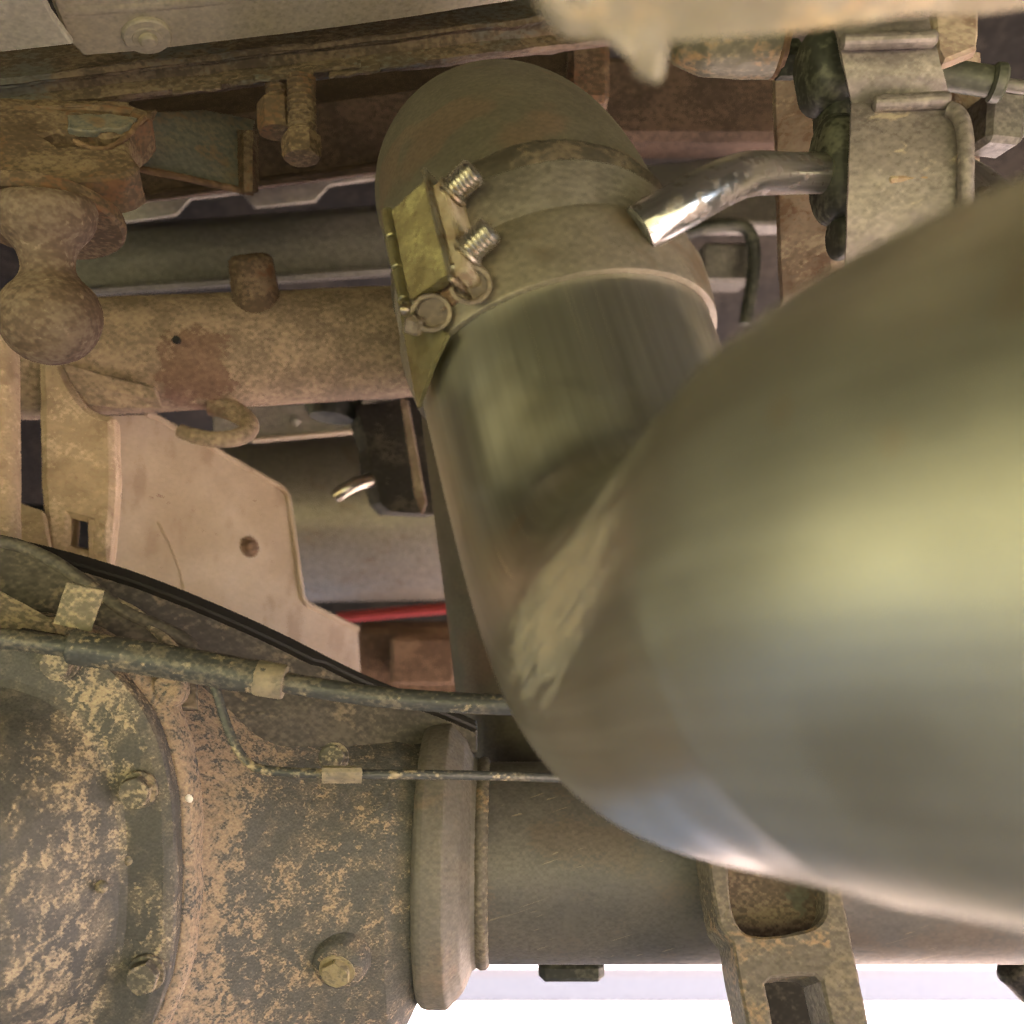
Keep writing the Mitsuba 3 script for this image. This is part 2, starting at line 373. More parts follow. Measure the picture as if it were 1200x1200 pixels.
def tube(P, r, sides=32, caps=True, want_uv=False, chamfer=0.0):
    P = np.asarray(P, float)
    r = np.broadcast_to(np.asarray(r, float), (len(P),)).copy()
    if chamfer > 0:
        t0, t1 = P[1] - P[0], P[-1] - P[-2]
        t0, t1 = t0 / np.linalg.norm(t0), t1 / np.linalg.norm(t1)
        P = np.vstack([P[:1], P[:1] + t0 * chamfer, P[1:-1], P[-1:] - t1 * chamfer, P[-1:]])
        r = np.concatenate([[r[0] - chamfer], [r[0]], r[1:-1], [r[-1]], [r[-1] - chamfer]])
    t, A, B = frames(P)
    ang = np.arange(sides + 1) * 2 * np.pi / sides
    V = P[:, None] + r[:, None, None] * (np.cos(ang)[None, :, None] * A[:, None] + np.sin(ang)[None, :, None] * B[:, None])
    n, s = len(P), sides + 1
    i, j = np.meshgrid(np.arange(n - 1), np.arange(sides), indexing="ij")
    a, b, c, d = i * s + j, i * s + j + 1, (i + 1) * s + j + 1, (i + 1) * s + j
    F = np.concatenate([np.stack([a, b, c], -1).reshape(-1, 3), np.stack([a, c, d], -1).reshape(-1, 3)])
    L = np.concatenate([[0], np.cumsum(np.linalg.norm(np.diff(P, axis=0), axis=1))])
    uv = np.stack([np.broadcast_to(ang / (2 * np.pi), (n, s)), np.broadcast_to(L[:, None], (n, s))], -1).reshape(-1, 2)
    V = V.reshape(-1, 3)
    if want_uv:
        return trimesh.Trimesh(V, F, process=False), uv
    if caps:
        for e, flip in ((0, True), (n - 1, False)):
            c0 = len(V)
            V = np.vstack([V, P[e]])
            ring = e * s + np.arange(sides)
            f = np.stack([ring, ring + 1, np.full(sides, c0)], 1)
            F = np.vstack([F, f[:, ::-1] if flip else f])
    m = trimesh.Trimesh(V, F, process=False)
    m.merge_vertices()
    return m


def lathe(profile, origin, axis, sides=64, ref=None):
    """profile: (radius, distance along the axis)"""
    z = np.asarray(axis, float)
    z /= np.linalg.norm(z)
    x = np.cross(z, [0.3, 0.9, 0.2] if ref is None else ref)
    x /= np.linalg.norm(x)
    y = np.cross(z, x)
    pr = np.asarray(profile, float)
    ang = np.arange(sides) * 2 * np.pi / sides
    V = np.asarray(origin) + pr[:, None, 1:2] * z + pr[:, None, :1] * (np.cos(ang)[None, :, None] * x + np.sin(ang)[None, :, None] * y)
    n = len(pr)
    i, j = np.meshgrid(np.arange(n - 1), np.arange(sides), indexing="ij")
    jn = (j + 1) % sides
    a, b, c, d = i * sides + j, i * sides + jn, (i + 1) * sides + jn, (i + 1) * sides + j
    F = np.concatenate([np.stack([a, b, c], -1).reshape(-1, 3), np.stack([a, c, d], -1).reshape(-1, 3)])
    m = trimesh.Trimesh(V.reshape(-1, 3), F, process=False)
    m.merge_vertices()
    m.update_faces(m.nondegenerate_faces())
    if m.is_watertight and m.volume < 0:
        m.invert()
    return m


def plane3(*q):
    """(normal toward the camera, point) of the plane through three (px, py, D)"""
    a, b, c = [at(*p) for p in q]
    n = np.cross(b - a, c - a)
    n /= np.linalg.norm(n)
    if n @ a > 0:
        n = -n
    return n, a


def on_plane(px, py, pl):
    n, o = pl
    d = at(px, py, 1.0)
    return d * ((n @ o) / (n @ d))


def flat(D):
    return np.array([0, -1.0, 0]), np.array([0, D, 0.0])


def extrude(front2, holes2, o, ex, ey, n, t, c):
    """solid with a chamfered front edge: 2-D outline in the axes ex, ey through o, thickness t behind the face along -n"""
    def clean(p):
        p = Polygon(p)
        q = np.array(p.exterior.coords)[:-1]
        return q[::-1] if not p.exterior.is_ccw else q

    def inset(q, d):
        prev, nxt = np.roll(q, 1, 0), np.roll(q, -1, 0)
        e1, e2 = q - prev, nxt - q
        e1 /= np.linalg.norm(e1, axis=1, keepdims=True)
        e2 /= np.linalg.norm(e2, axis=1, keepdims=True)
        n1, n2 = np.stack([-e1[:, 1], e1[:, 0]], 1), np.stack([-e2[:, 1], e2[:, 0]], 1)
        b = n1 + n2
        b /= np.maximum(np.linalg.norm(b, axis=1, keepdims=True), 1e-9)
        return q + b * (d / np.clip((b * n1).sum(1, keepdims=True), 0.5, 1))
    rings = [clean(front2)] + [clean(h)[::-1] for h in holes2]
    V, F = [], []

    def put(r, depth):
        k0 = sum(len(v) for v in V)
        V.append(o + r[:, :1] * ex + r[:, 1:] * ey - depth * n)
        return k0
    starts = []
    for r in rings:
        m = len(r)
        s = [put(inset(r, c), 0.0), put(r, c), put(r, t)]
        starts.append((s[0], s[2], m))
        for a, b in zip(s[:-1], s[1:]):
            i = np.arange(m)
            j = (i + 1) % m
            F.append(np.stack([a + i, b + i, b + j], 1))
            F.append(np.stack([a + i, b + j, a + j], 1))
    tri = m3.triangulate([np.asarray(inset(r, c), float) for r in rings])
    tri = np.asarray(tri)
    cum = np.cumsum([0] + [len(r) for r in rings])

    def remap(idx, which):
        w = np.searchsorted(cum, idx, side="right") - 1
        return np.array([starts[k][which] for k in range(len(rings))])[w] + idx - cum[w]
    F.append(remap(tri, 0))
    F.append(remap(tri, 1)[:, ::-1])
    mesh = trimesh.Trimesh(np.vstack(V), np.vstack(F), process=False)
    mesh.merge_vertices()
    if mesh.volume < 0:
        mesh.invert()
    return mesh


def plate(pts, pl, t=0.004, c=0.0008, holes=(), jag=0.0, seed=0):
    """a flat piece: outline in photograph pixels on the plane pl, thickness t away from the camera, chamfer c"""
    if isinstance(pl, (int, float)):
        pl = flat(pl)
    n, o = pl
    ex = np.cross([0, 0, 1.0], n)
    ex /= np.linalg.norm(ex)
    ey = np.cross(n, ex)

    def two(ps):
        P = np.array([on_plane(x, y, pl) for x, y in ps]) - o
        return np.stack([P @ ex, P @ ey], 1)
    q = two(pts)
    if jag > 0:
        r = np.vstack([q, q[:1]])
        ln = np.linalg.norm(np.diff(r, axis=0), axis=1)
        out = []
        for a, b, l in zip(r[:-1], r[1:], ln):
            m = max(1, int(l / (jag * 4)))
            out += [a + (b - a) * s / m for s in range(m)]
        q = np.array(out)
        z = np.zeros(len(q))
        q = q + jag * (np.stack([meshkit.fbm(np.stack([q[:, 0] / jag / 9, q[:, 1] / jag / 9, z + k + seed], 1), 3) for k in (0.3, 5.7)], 1) - 0.5) * 2.2
    return extrude(q, [two(h) for h in holes], o, ex, ey, n, t, c)


def rough(mesh, amp, freq, edge=0.006, seed=0):
    m = mesh.copy()
    m.merge_vertices()
    m = m.subdivide_to_size(edge, max_iter=8)
    m.merge_vertices()
    d = (meshkit.fbm(m.vertices * freq, 4, seed) - 0.5) * 2 * amp
    m.vertices = m.vertices + m.vertex_normals * d[:, None]
    return m


def sheet(grid, t, want=None):
    """thick shell on a grid of points (n, m, 3); thickness away from the camera"""
    G = np.asarray(grid, float)
    n, m = G.shape[:2]
    du, dv = np.gradient(G, axis=0), np.gradient(G, axis=1)
    N = np.cross(du, dv)
    N /= np.linalg.norm(N, axis=2, keepdims=True) + 1e-12
    if (N * G).sum(2).mean() > 0:
        N = -N
    V = np.vstack([G.reshape(-1, 3), (G - N * t).reshape(-1, 3)])
    i, j = np.meshgrid(np.arange(n - 1), np.arange(m - 1), indexing="ij")
    a, b, c, d = i * m + j, i * m + j + 1, (i + 1) * m + j + 1, (i + 1) * m + j
    top = np.concatenate([np.stack([a, b, c], -1).reshape(-1, 3), np.stack([a, c, d], -1).reshape(-1, 3)])
    k = n * m
    edge = np.concatenate([np.arange(m), np.arange(1, n) * m + m - 1, (n - 1) * m + np.arange(m - 2, -1, -1), np.arange(n - 2, 0, -1) * m])
    e2 = np.roll(edge, -1)
    F = np.vstack([top, top[:, ::-1] + k, np.stack([edge, edge + k, e2 + k], 1), np.stack([edge, e2 + k, e2], 1)])
    mesh = trimesh.Trimesh(V, F, process=False)
    trimesh.repair.fix_normals(mesh)
    return mesh


def bilin(corners, nu, nv):
    """grid of (px, py) between four corners: top-left, top-right, bottom-right, bottom-left"""
    a, b, c, d = [np.asarray(x, float) for x in corners]
    u, v = np.meshgrid(np.linspace(0, 1, nu), np.linspace(0, 1, nv), indexing="ij")
    u, v = u[..., None], v[..., None]
    return a * (1 - u) * (1 - v) + b * u * (1 - v) + c * u * v + d * (1 - u) * v, u[..., 0], v[..., 0]


def box(center, size, c=0.001, ax=None):
    """chamfered box; ax: 3 x 3 with the axes as rows"""
    h = np.asarray(size, float) / 2
    pts = []
    for sx in (-1, 1):
        for sy in (-1, 1):
            for sz in (-1, 1):
                s = np.array([sx, sy, sz])
                for k in range(3):
                    q = h - c
                    q[k] = h[k]
                    pts.append(s * q)
    m = m3.Manifold.hull_points(np.array(pts)).to_mesh()
    V = m.vert_properties[:, :3]
    A = np.eye(3) if ax is None else np.asarray(ax)
    return trimesh.Trimesh(V @ A + np.asarray(center), m.tri_verts, process=False)


def axes(z, ref=(0, 0, 1.0)):
    z = np.asarray(z, float)
    z = z / np.linalg.norm(z)
    x = np.cross(ref, z)
    if np.linalg.norm(x) < 1e-3:
        x = np.cross([0, 1.0, 0], z)
    x /= np.linalg.norm(x)
    return np.array([x, np.cross(z, x), z])


def hexhead(base, axis, af, h, washer=0.0, wh=0.0015, spin=0.2):
    """hexagonal bolt head with rounded-off corners on an optional washer; af across flats"""
    A = axes(axis)
    R = af / math.sqrt(3)
    hexa = m3.Manifold.cylinder(h, R, R, 6).rotate([0, 0, math.degrees(spin)])
    cone = m3.Manifold.cylinder(h * 1.6, R * 1.75, R * 0.35, 32)
    m = hexa ^ cone
    if washer:
        w = m3.Manifold.cylinder(wh, washer, washer * 0.96, 32)
        m = m.translate([0, 0, wh * 0.9]) + w
    mm = m.to_mesh()
    return trimesh.Trimesh(mm.vert_properties[:, :3] @ A + np.asarray(base), mm.tri_verts, process=False)


def thread(p0, p1, r, pitch, sides=28):
    p0, p1 = np.asarray(p0, float), np.asarray(p1, float)
    L = np.linalg.norm(p1 - p0)
    prof = [(0.0, 0.0), (r, 0.0)]
    z = 0.0
    while z < L - pitch * 1.2:
        prof += [(r, z + pitch * 0.12), (r * 0.84, z + pitch * 0.5), (r, z + pitch * 0.88)]
        z += pitch
    prof += [(r, z), (r * 0.97, L - 0.0012), (r * 0.72, L), (0, L)]
    return lathe(prof, p0, p1 - p0, sides)


# ------------------------------------------------------------------ the exhaust pipe
CTRL = np.array([[0.2243, 0.0465, -0.0055], [0.1624, 0.1119, -0.0014], [0.0967, 0.1722, -0.0074], [0.0778, 0.2414, -0.0262], [0.0678, 0.2848, -0.0375],
                 [0.0569, 0.3299, -0.0405], [0.0412, 0.3832, -0.0048], [0.0173, 0.4228, 0.0854], [-0.0087, 0.5175, 0.1716]])
PR = 0.0635
cs = CubicSpline(np.linspace(0, 1, 9), CTRL)
PC = cs(np.linspace(0, 1, 700))
d0 = PC[0] - PC[1]
d0 /= np.linalg.norm(d0)
PC = np.vstack([PC[0] + d0 * np.linspace(0.30, 0.004, 40)[:, None], PC])
# the old pipe arches over the axle and drops behind it
tail = spline([PC[-14], PC[-1], [-0.010, 0.585, 0.178], [-0.006, 0.655, 0.135], [0.001, 0.695, 0.055], [0.012, 0.71, -0.04], [0.024, 0.72, -0.15], [0.036, 0.725, -0.30]], 160)
PO = np.vstack([PC[:-14], tail])
TAN = np.gradient(PO, axis=0)
TAN /= np.linalg.norm(TAN, axis=1, keepdims=True)
NEARHALF = slice(120, len(PC))


def ring_top(s, px, r):
    """image row of the near side of the pipe's ring at index s, in column px"""
    t, c = TAN[s], PO[s]
    a = np.cross(t, [0, 0, 1.0])
    a /= np.linalg.norm(a)
    b = np.cross(t, a)
    ang = np.linspace(0, 2 * np.pi, 720)
    q = c + r * (np.cos(ang)[:, None] * a + np.sin(ang)[:, None] * b)
    nq = (q - c) / r
    q = q[(nq * q).sum(1) < 0]
    if len(q) == 0:
        return 1e9
    x, y = q[:, 0] / q[:, 1] / K + 600, 600 - q[:, 2] / q[:, 1] / K
    return y[np.argmin(np.abs(x - px))]


def find_ring(px, py, r):
    rng = range(560, len(PC) + 20)
    v = [abs(ring_top(s, px, r) - py) for s in rng]
    return rng[int(np.argmin(v))]


S_RIM, S_STEP, S_WELD = find_ring(690, 317, PR + 0.003), find_ring(670, 246, PR + 0.002), find_ring(660, 192, PR + 0.001)


def pipe_surface(px, py, h=0.0):
    """point, normal and axis direction of the pipe's surface (raised by h) at that place of the photograph"""
    d = at(px, py, 1.0)
    d /= np.linalg.norm(d)
    P = PO[NEARHALF]
    s = 0.2
    for _ in range(60):
        q = d * s
        k = np.argmin(((P - q) ** 2).sum(1))
        v = q - P[k]
        e = np.linalg.norm(v) - PR - h
        s += e * 0.9
        if abs(e) < 1e-5:
            break
    t = TAN[NEARHALF][k]
    nrm = v - t * (v @ t)
    return q, nrm / np.linalg.norm(nrm), t


TAN_PATCH[:] = [float(v) for v in W(pipe_surface(655, 705)[0])[0]]
S_BEND = int(np.argmin(((PC - (pipe_surface(745, 690)[0] - PR * pipe_surface(745, 690)[1])) ** 2).sum(1)))
SEAM[0] = float(np.linalg.norm(np.diff(PC[: S_BEND + 1], axis=0), axis=1).sum())
step = np.clip((np.arange(S_RIM + 12) - S_BEND) / 5.0 + 0.5, 0, 1)
bead = np.exp(-((np.arange(S_RIM + 12) - S_BEND) / 3.0) ** 2)
m, uv = tube(PC[: S_RIM + 12], PR + 0.0004 * (0.5 - step) + 0.0005 * bead, 128, want_uv=True)
add("new_exhaust_pipe__tube", m, "newpipe", uv=uv)
tag("new_exhaust_pipe", "big brushed olive-grey exhaust pipe bending out of the clamp toward the camera at right", "exhaust pipe")

m, uv = tube(PO[S_WELD - 2:], PR + 0.0005, 96, want_uv=True)
add("old_exhaust_pipe__tube", m, "oldpipe", uv=uv)
tag("old_exhaust_pipe", "dull brown-black older exhaust pipe arching over the axle above the clamp", "exhaust pipe")


def ring_piece(s0, s1, prof):
    """a sleeve round the pipe: prof = [(fraction, extra radius)] from s0 to s1, closed inside"""
    f = np.array([p[0] for p in prof])
    idx = s0 + f * (s1 - s0)
    P = np.stack([np.interp(idx, np.arange(len(PO)), PO[:, k]) for k in range(3)], 1)
    t = np.stack([np.interp(idx, np.arange(len(PO)), TAN[:, k]) for k in range(3)], 1)
    a = np.cross(t, [0, 0, 1.0])
    a /= np.linalg.norm(a, axis=1, keepdims=True)
    b = np.cross(t, a)
    r = PR + np.array([p[1] for p in prof])
    sides = 120
    ang = np.arange(sides) * 2 * np.pi / sides
    V = P[:, None] + r[:, None, None] * (np.cos(ang)[None, :, None] * a[:, None] + np.sin(ang)[None, :, None] * b[:, None])
    n = len(P)
    i, j = np.meshgrid(np.arange(n - 1), np.arange(sides), indexing="ij")
    jn = (j + 1) % sides
    A, B, Cc, D = i * sides + j, i * sides + jn, (i + 1) * sides + jn, (i + 1) * sides + j
    F = np.concatenate([np.stack([A, B, Cc], -1).reshape(-1, 3), np.stack([A, Cc, D], -1).reshape(-1, 3)])
    return trimesh.Trimesh(V.reshape(-1, 3), F[:, ::-1], process=False)


add("old_exhaust_pipe__collar", ring_piece(S_STEP - 2, S_WELD + 1, [(0, 0.0), (0, 0.0014), (0.1, 0.0026), (0.5, 0.003), (0.9, 0.0028), (1.0, 0.0016), (1.0, 0.0)]), "collar", 25)
wb = ring_piece(S_WELD - 1, S_WELD + 9, [(0, 0), (0.1, 0.0016), (0.35, 0.003), (0.65, 0.003), (0.9, 0.0014), (1, 0)])
wb = rough(wb, 0.0012, 330, 0.004)
add("old_exhaust_pipe__weld_bead", wb, "weld", 40)

# ------------------------------------------------------------------ the band clamp
add("band_clamp__band", ring_piece(S_RIM, S_STEP + 2, [(0, 0.0), (0, 0.0018), (0.006, 0.0026), (0.02, 0.0028), (0.1, 0.0031), (0.25, 0.0037), (0.5, 0.0044), (0.75, 0.0048), (0.9, 0.0040), (0.98, 0.0026), (1.0, 0.0012), (1.0, 0)]), "sleeve", 20)
tag("band_clamp", "olive and rusty band clamp with two threaded bolts around the exhaust joint", "hose clamp")


def surf_grid(corners, nu, nv, h):
    g, u, v = bilin(corners, nu, nv)
    return np.array([[pipe_surface(*g[i, j], h if not callable(h) else h(u[i, j], v[i, j]))[0] for j in range(nv)] for i in range(nu)]), u, v


G, _, _ = surf_grid([(459, 247), (500, 210), (529, 318), (480, 352)], 10, 16, lambda u, v: 0.011 + 0.004 * u)
add("band_clamp__bridge_plate", rough(sheet(G, 0.005), 0.0006, 400, 0.004), "olivespec", 50)
G, _, _ = surf_grid([(480, 338), (527, 313), (537, 350), (497, 378)], 8, 8, 0.0055)
add("band_clamp__rusty_saddle", rough(sheet(G, 0.005), 0.0008, 420, 0.003), "clamprust", 50)
# rolled hinge strip at the left, in three knuckles
hb = [pipe_surface(x, y, 0.0055)[0] for x, y in ((453, 246), (459, 280), (466, 316), (474, 353))]
for k, (a, b) in enumerate(zip(hb[:-1], hb[1:])):
    v = b - a
    add("band_clamp__hinge_knuckle", tube(np.linspace(a + v * 0.03, b - v * 0.03, 6), 0.0024, 20, chamfer=0.0006), "oliveband")
# the olive tongue of the band below the loops
G, _, _ = surf_grid([(466, 352), (524, 392), (508, 425), (489, 478)], 10, 16, 0.0055)
add("band_clamp__tongue", sheet(G, 0.0016), "oliveband", 40)
# standing nut bar
b0, n0, t0 = pipe_surface(546, 236, 0.001)
b1, n1, t1 = pipe_surface(574, 340, 0.001)
nb = (n0 + n1) / np.linalg.norm(n0 + n1)
along = (b1 - b0) / np.linalg.norm(b1 - b0)
side = np.cross(nb, along)
side /= np.linalg.norm(side)
if side[0] < 0:
    side = -side
L = np.linalg.norm(b1 - b0)
H = 0.0165
mid = (b0 + b1) / 2
bar = box(mid + nb * H / 2 - side * 0.003, (L, 0.006, H), 0.0012, np.array([along, side, np.cross(along, side)]))
add("band_clamp__nut_bar", rough(bar, 0.0005, 300, 0.004), "clampdust", 40)
# thin upright lug on top of the bar's left edge, sticking up past its end
lug = box(mid + nb * (H * 0.62) - side * 0.0068 - along * 0.003, (L + 0.011, 0.0022, H * 0.95), 0.0007, np.array([along, side, np.cross(along, side)]))
add("band_clamp__lug", rough(lug, 0.0005, 260, 0.003, 3), "clampsteel", 40)
for f in (0.10, 0.76):
    c = b0 + along * L * f + nb * H * 0.72
    ax_ = side * 0.96 - along * 0.22 + nb * 0.08
    ax_ /= np.linalg.norm(ax_)
    add("band_clamp__bolt", thread(c - ax_ * 0.002, c + ax_ * 0.0122, 0.0056, 0.0019, 36), "brightsteel", 28)
    add("band_clamp__bolt_washer", lathe([(0.005, 0), (0.0066, 0), (0.0070, 0.0006), (0.0066, 0.0014), (0.005, 0.0014)], c - ax_ * 0.0003, ax_, 28), "clampsteel", 30)


def loop(cx, cy, rpx, lead, width, h, key):
    """a strip rolled into a D-shaped eye, seen end-on: centre and radius in pixels, lead = where its free end starts"""
    c, nn, tt = pipe_surface(cx, cy, h)
    D = c[1]
    a = np.linspace(-0.95 * np.pi, 0.72 * np.pi, 40)
    pts = [lead] + [(cx + rpx * math.cos(-x), cy + rpx * math.sin(-x) * 0.92) for x in a[::-1]]
    P = np.array([at(x, y, D) for x, y in pts])
    # strip cross-section: 1.2 mm thick, width deep
    out = []
    T_ = np.gradient(P, axis=0)
    T_ /= np.linalg.norm(T_, axis=1, keepdims=True)
    dep = -tt + 0.35 * nn
    dep = np.array([0.0, 1.0, 0.35])
    dep /= np.linalg.norm(dep)
    for s, w in ((-1, 0), (1, 0), (1, 1), (-1, 1)):
        nr = np.cross(T_, dep)
        nr /= np.linalg.norm(nr, axis=1, keepdims=True)
        out.append(P + nr * s * 0.0007 + dep * w * width)
    V = np.stack(out, 1)
    n = len(P)
    F = []
    for i in range(n - 1):
        for j in range(4):
            q = [i * 4 + j, i * 4 + (j + 1) % 4, (i + 1) * 4 + (j + 1) % 4, (i + 1) * 4 + j]
            F += [[q[0], q[1], q[2]], [q[0], q[2], q[3]]]
    F += [[0, 2, 1], [0, 3, 2], [n * 4 - 4, n * 4 - 3, n * 4 - 2], [n * 4 - 4, n * 4 - 2, n * 4 - 1]]
    m = trimesh.Trimesh(V.reshape(-1, 3), F, process=False)
    trimesh.repair.fix_normals(m)
    add("band_clamp__loop", m, "clampbrown", 30)
    return c, D, dep


for cx, cy, rp, lead, pin, pr_ in ((551, 334, 23, (531, 312), (532, 313), 0.0017), (505, 367, 22, (480, 366), (474, 363), 0.0022)):
    c, D, dep = loop(cx, cy, rp, lead, 0.014, 0.0105, "x")
    disc = at(cx + 1, cy + 2, D) + dep * 0.004
    add("band_clamp__loop_core", lathe([(0, 0), (rp * K * D * 0.80, 0), (rp * K * D * 0.9, 0.001), (rp * K * D * 0.9, 0.008), (0, 0.008)], disc, dep, 32), "clampbrown", 30)
    q = at(pin[0], pin[1], D - 0.0015)
    add("band_clamp__pin", lathe([(0, -0.0018), (pr_ * 0.6, -0.0015), (pr_, -0.0004), (pr_, 0.008), (0, 0.008)], q, dep, 20), "brightsteel", 50)
q = at(486, 381, pipe_surface(486, 381, 0.013)[0][1])
sq = box(q, (0.0072, 0.0066, 0.007), 0.0012, axes([-0.25, -0.85, -0.35], (0.4, 0.2, 1)))
add("band_clamp__square_nut", sq, "clampbrown")

# ------------------------------------------------------------------ rear axle
AX = np.array([0, 0.58, -0.2095])
X1 = np.array([1.0, 0, 0])


def axle_lathe(prof, sides=96):
    return lathe([(r, x) for r, x in prof], AX, X1, sides, ref=[0, 0, 1.0])


add("rear_axle__axle_tube", axle_lathe([(0, -0.06), (0.0572, -0.06), (0.0572, 0.55), (0, 0.55)], 128), "axle", 30)
fl = axle_lathe([(0.04, -0.0535), (0.0745, -0.0535), (0.0775, -0.0528), (0.0795, -0.051), (0.0805, -0.048), (0.0806, -0.042), (0.0805, -0.0375), (0.0797, -0.0360), (0.0770, -0.0335), (0.0715, -0.0280), (0.0660, -0.0255), (0.0625, -0.0240), (0.0605, -0.0228), (0.0597, -0.0215), (0.0590, -0.0205), (0.0572, -0.0195), (0.04, -0.0195), (0.04, -0.0535)], 160)
add("rear_axle__tube_flange", rough(fl, 0.0005, 140, 0.003, 5), "axleflange", 45)
ho = axle_lathe([(0.02, -0.052), (0.0725, -0.052), (0.0735, -0.060), (0.076, -0.067), (0.0785, -0.085), (0.083, -0.105), (0.091, -0.128), (0.104, -0.150), (0.118, -0.168), (0.135, -0.19), (0.15, -0.23), (0.15, -0.50), (0.02, -0.50)], 128)
dz_ = ho.vertices[:, 2] - AX[2]
ho.vertices[:, 2] = AX[2] + np.where(dz_ < 0, dz_ * (1 + 0.55 * np.clip((-0.052 - ho.vertices[:, 0]) / 0.02, 0, 1)), dz_)
ho = rough(ho, 0.0022, 28, 0.008, 2)
add("rear_axle__housing", ho, "housing", 60)
CC = np.array([-660 * K * 0.45, 0, -420 * K * 0.45])


def oval(mesh):
    """the differential's outline is a rounded oval, 0.108 m half wide and 0.116 m half high"""
    v = mesh.vertices - CC
    th = np.arctan2(v[:, 2], v[:, 0])
    g = (np.abs(np.cos(th) / 0.1077) ** 2.7 + np.abs(np.sin(th) / 0.1157) ** 2.7) ** (-1 / 2.7)
    k = g / 0.10
    mesh.vertices = CC + v * np.stack([k, np.ones_like(k), k], 1)
    return mesh


fr = oval(lathe([(0.06, 0.4565), (0.1000, 0.4565), (0.1025, 0.4575), (0.1040, 0.461), (0.1045, 0.466), (0.1035, 0.474), (0.100, 0.484), (0.093, 0.50), (0.088, 0.53), (0.06, 0.56)], CC, [0, 1.0, 0], 160))
add("rear_axle__housing_flange", rough(fr, 0.0014, 60, 0.007, 4), "housing", 60)
co = oval(lathe([(0.0996, 0.4555), (0.1000, 0.4475), (0.0992, 0.4452), (0.095, 0.4440), (0.0800, 0.4436), (0.0770, 0.4420), (0.073, 0.437), (0.068, 0.428), (0.06, 0.416), (0.05, 0.404), (0.034, 0.392), (0.015, 0.386), (0, 0.385)], CC, [0, 1.0, 0], 200))
co = rough(co, 0.0010, 60, 0.006, 6)
add("rear_axle__cover", co, "cover", 60)
for k, (px, py) in enumerate(((163, 925), (172, 1140), (72, 776), (-60, 752))):
    p = at(px, py, 0.4428)
    hb_ = hexhead(p, [0, -1.0, 0], 0.0128, 0.0058, 0.0088, 0.0016, 0.3 + k)
    add("rear_axle__cover_bolt", rough(hb_, 0.0003, 400, 0.0025, k), "boltdust", 35)
for px, py in ((150, 1008), (118, 1040)):
    add("rear_axle__casting_bump", lathe([(0, -0.0016), (0.0022, -0.001), (0.0032, 0.001), (0, 0.001)], at(px, py, 0.4440 if px > 130 else 0.430), [0, 1.0, 0], 16), "boltdust", 60)
# filler plug boss
pp = at(396, 1134, 0.4985)
add("rear_axle__plug_boss", rough(lathe([(0, -0.0018), (0.0095, -0.0018), (0.0125, -0.0012), (0.0140, 0.0012), (0.0155, 0.006), (0.017, 0.02), (0, 0.02)], pp, [0.10, 0.93, 0.30], 40), 0.0007, 200, 0.004), "housing", 50)
add("rear_axle__plug", rough(hexhead(pp - np.array([0.10, 0.93, 0.30]) * 0.0012, [-0.10, -0.93, -0.30], 0.0135, 0.0036, 0.0098, 0.0012, spin=0.5), 0.0004, 300, 0.003), "plug", 35)
add("rear_axle__paint_fleck", rough(lathe([(0, -0.0008), (0.0014, -0.0006), (0.0022, 0.0003), (0, 0.0006)], at(221, 936, 0.4575), [0.1, 1, 0.1], 12), 0.0006, 300, 0.002), "white", 50)
# bump pad hanging behind the tube, shock mount bracket
add("rear_axle__bump_pad", box(at(668, 1124, 0.63), (0.042, 0.04, 0.014), 0.004), "rubber")
bk = plate([(822, 930), (833, 1035), (843, 1085), (858, 1104), (866, 1150), (890, 1275), (1034, 1275), (1014, 1180), (1000, 1110), (990, 1060), (972, 930)], plane3((830, 1000, 0.495), (990, 1000, 0.495), (900, 1200, 0.455)), 0.034, 0.0014,
           holes=[poly_spline([(851, 1000), (855, 1040), (861, 1076), (872, 1092), (893, 1097), (936, 1092), (960, 1082), (968, 1062), (966, 1030), (962, 1000), (905, 990), (851, 1000)], 44)[:-1],
                  [(897, 1153), (906, 1146), (930, 1143), (955, 1143), (963, 1150), (974, 1200), (984, 1255), (918, 1255), (904, 1190)]])
add("rear_axle__mount_bracket", rough(bk, 0.0006, 120, 0.006, 9), "cast", 40)
add("rear_axle__bracket_web", plate([(838, 935), (850, 1090), (872, 1105), (965, 1098), (968, 935)], plane3((830, 1000, 0.513), (990, 1000, 0.513), (900, 1200, 0.475)), 0.008, 0.001), "castinner")
add("rear_axle__bracket_shade_plate", plate([(880, 1120), (890, 1270), (1000, 1270), (985, 1120)], plane3((830, 1000, 0.575), (990, 1000, 0.575), (900, 1200, 0.535)), 0.006, 0.001), "black")  # plate coloured black to paint the shade inside the bracket opening
wl = axle_lathe([(0.0565, -0.0215), (0.0588, -0.0205), (0.0602, -0.0180), (0.0596, -0.0150), (0.0580, -0.0135), (0.0565, -0.0130)], 160)
add("rear_axle__weld_bead", rough(wl, 0.0009, 320, 0.003, 11), "cast", 60)
tag("rear_axle", "rear axle with mud-caked black differential cover at left and bare tube under the exhaust", "axle")
add("lower_shock_mount", rough(tube(np.array([at(1182, 1128, 0.60), at(1196, 1140, 0.60), at(1225, 1170, 0.60)]), 0.012, 24, chamfer=0.003), 0.0004, 200, 0.005), "black", 40)
tag("lower_shock_mount", "small black stub below the axle tube at the right edge", "mount")

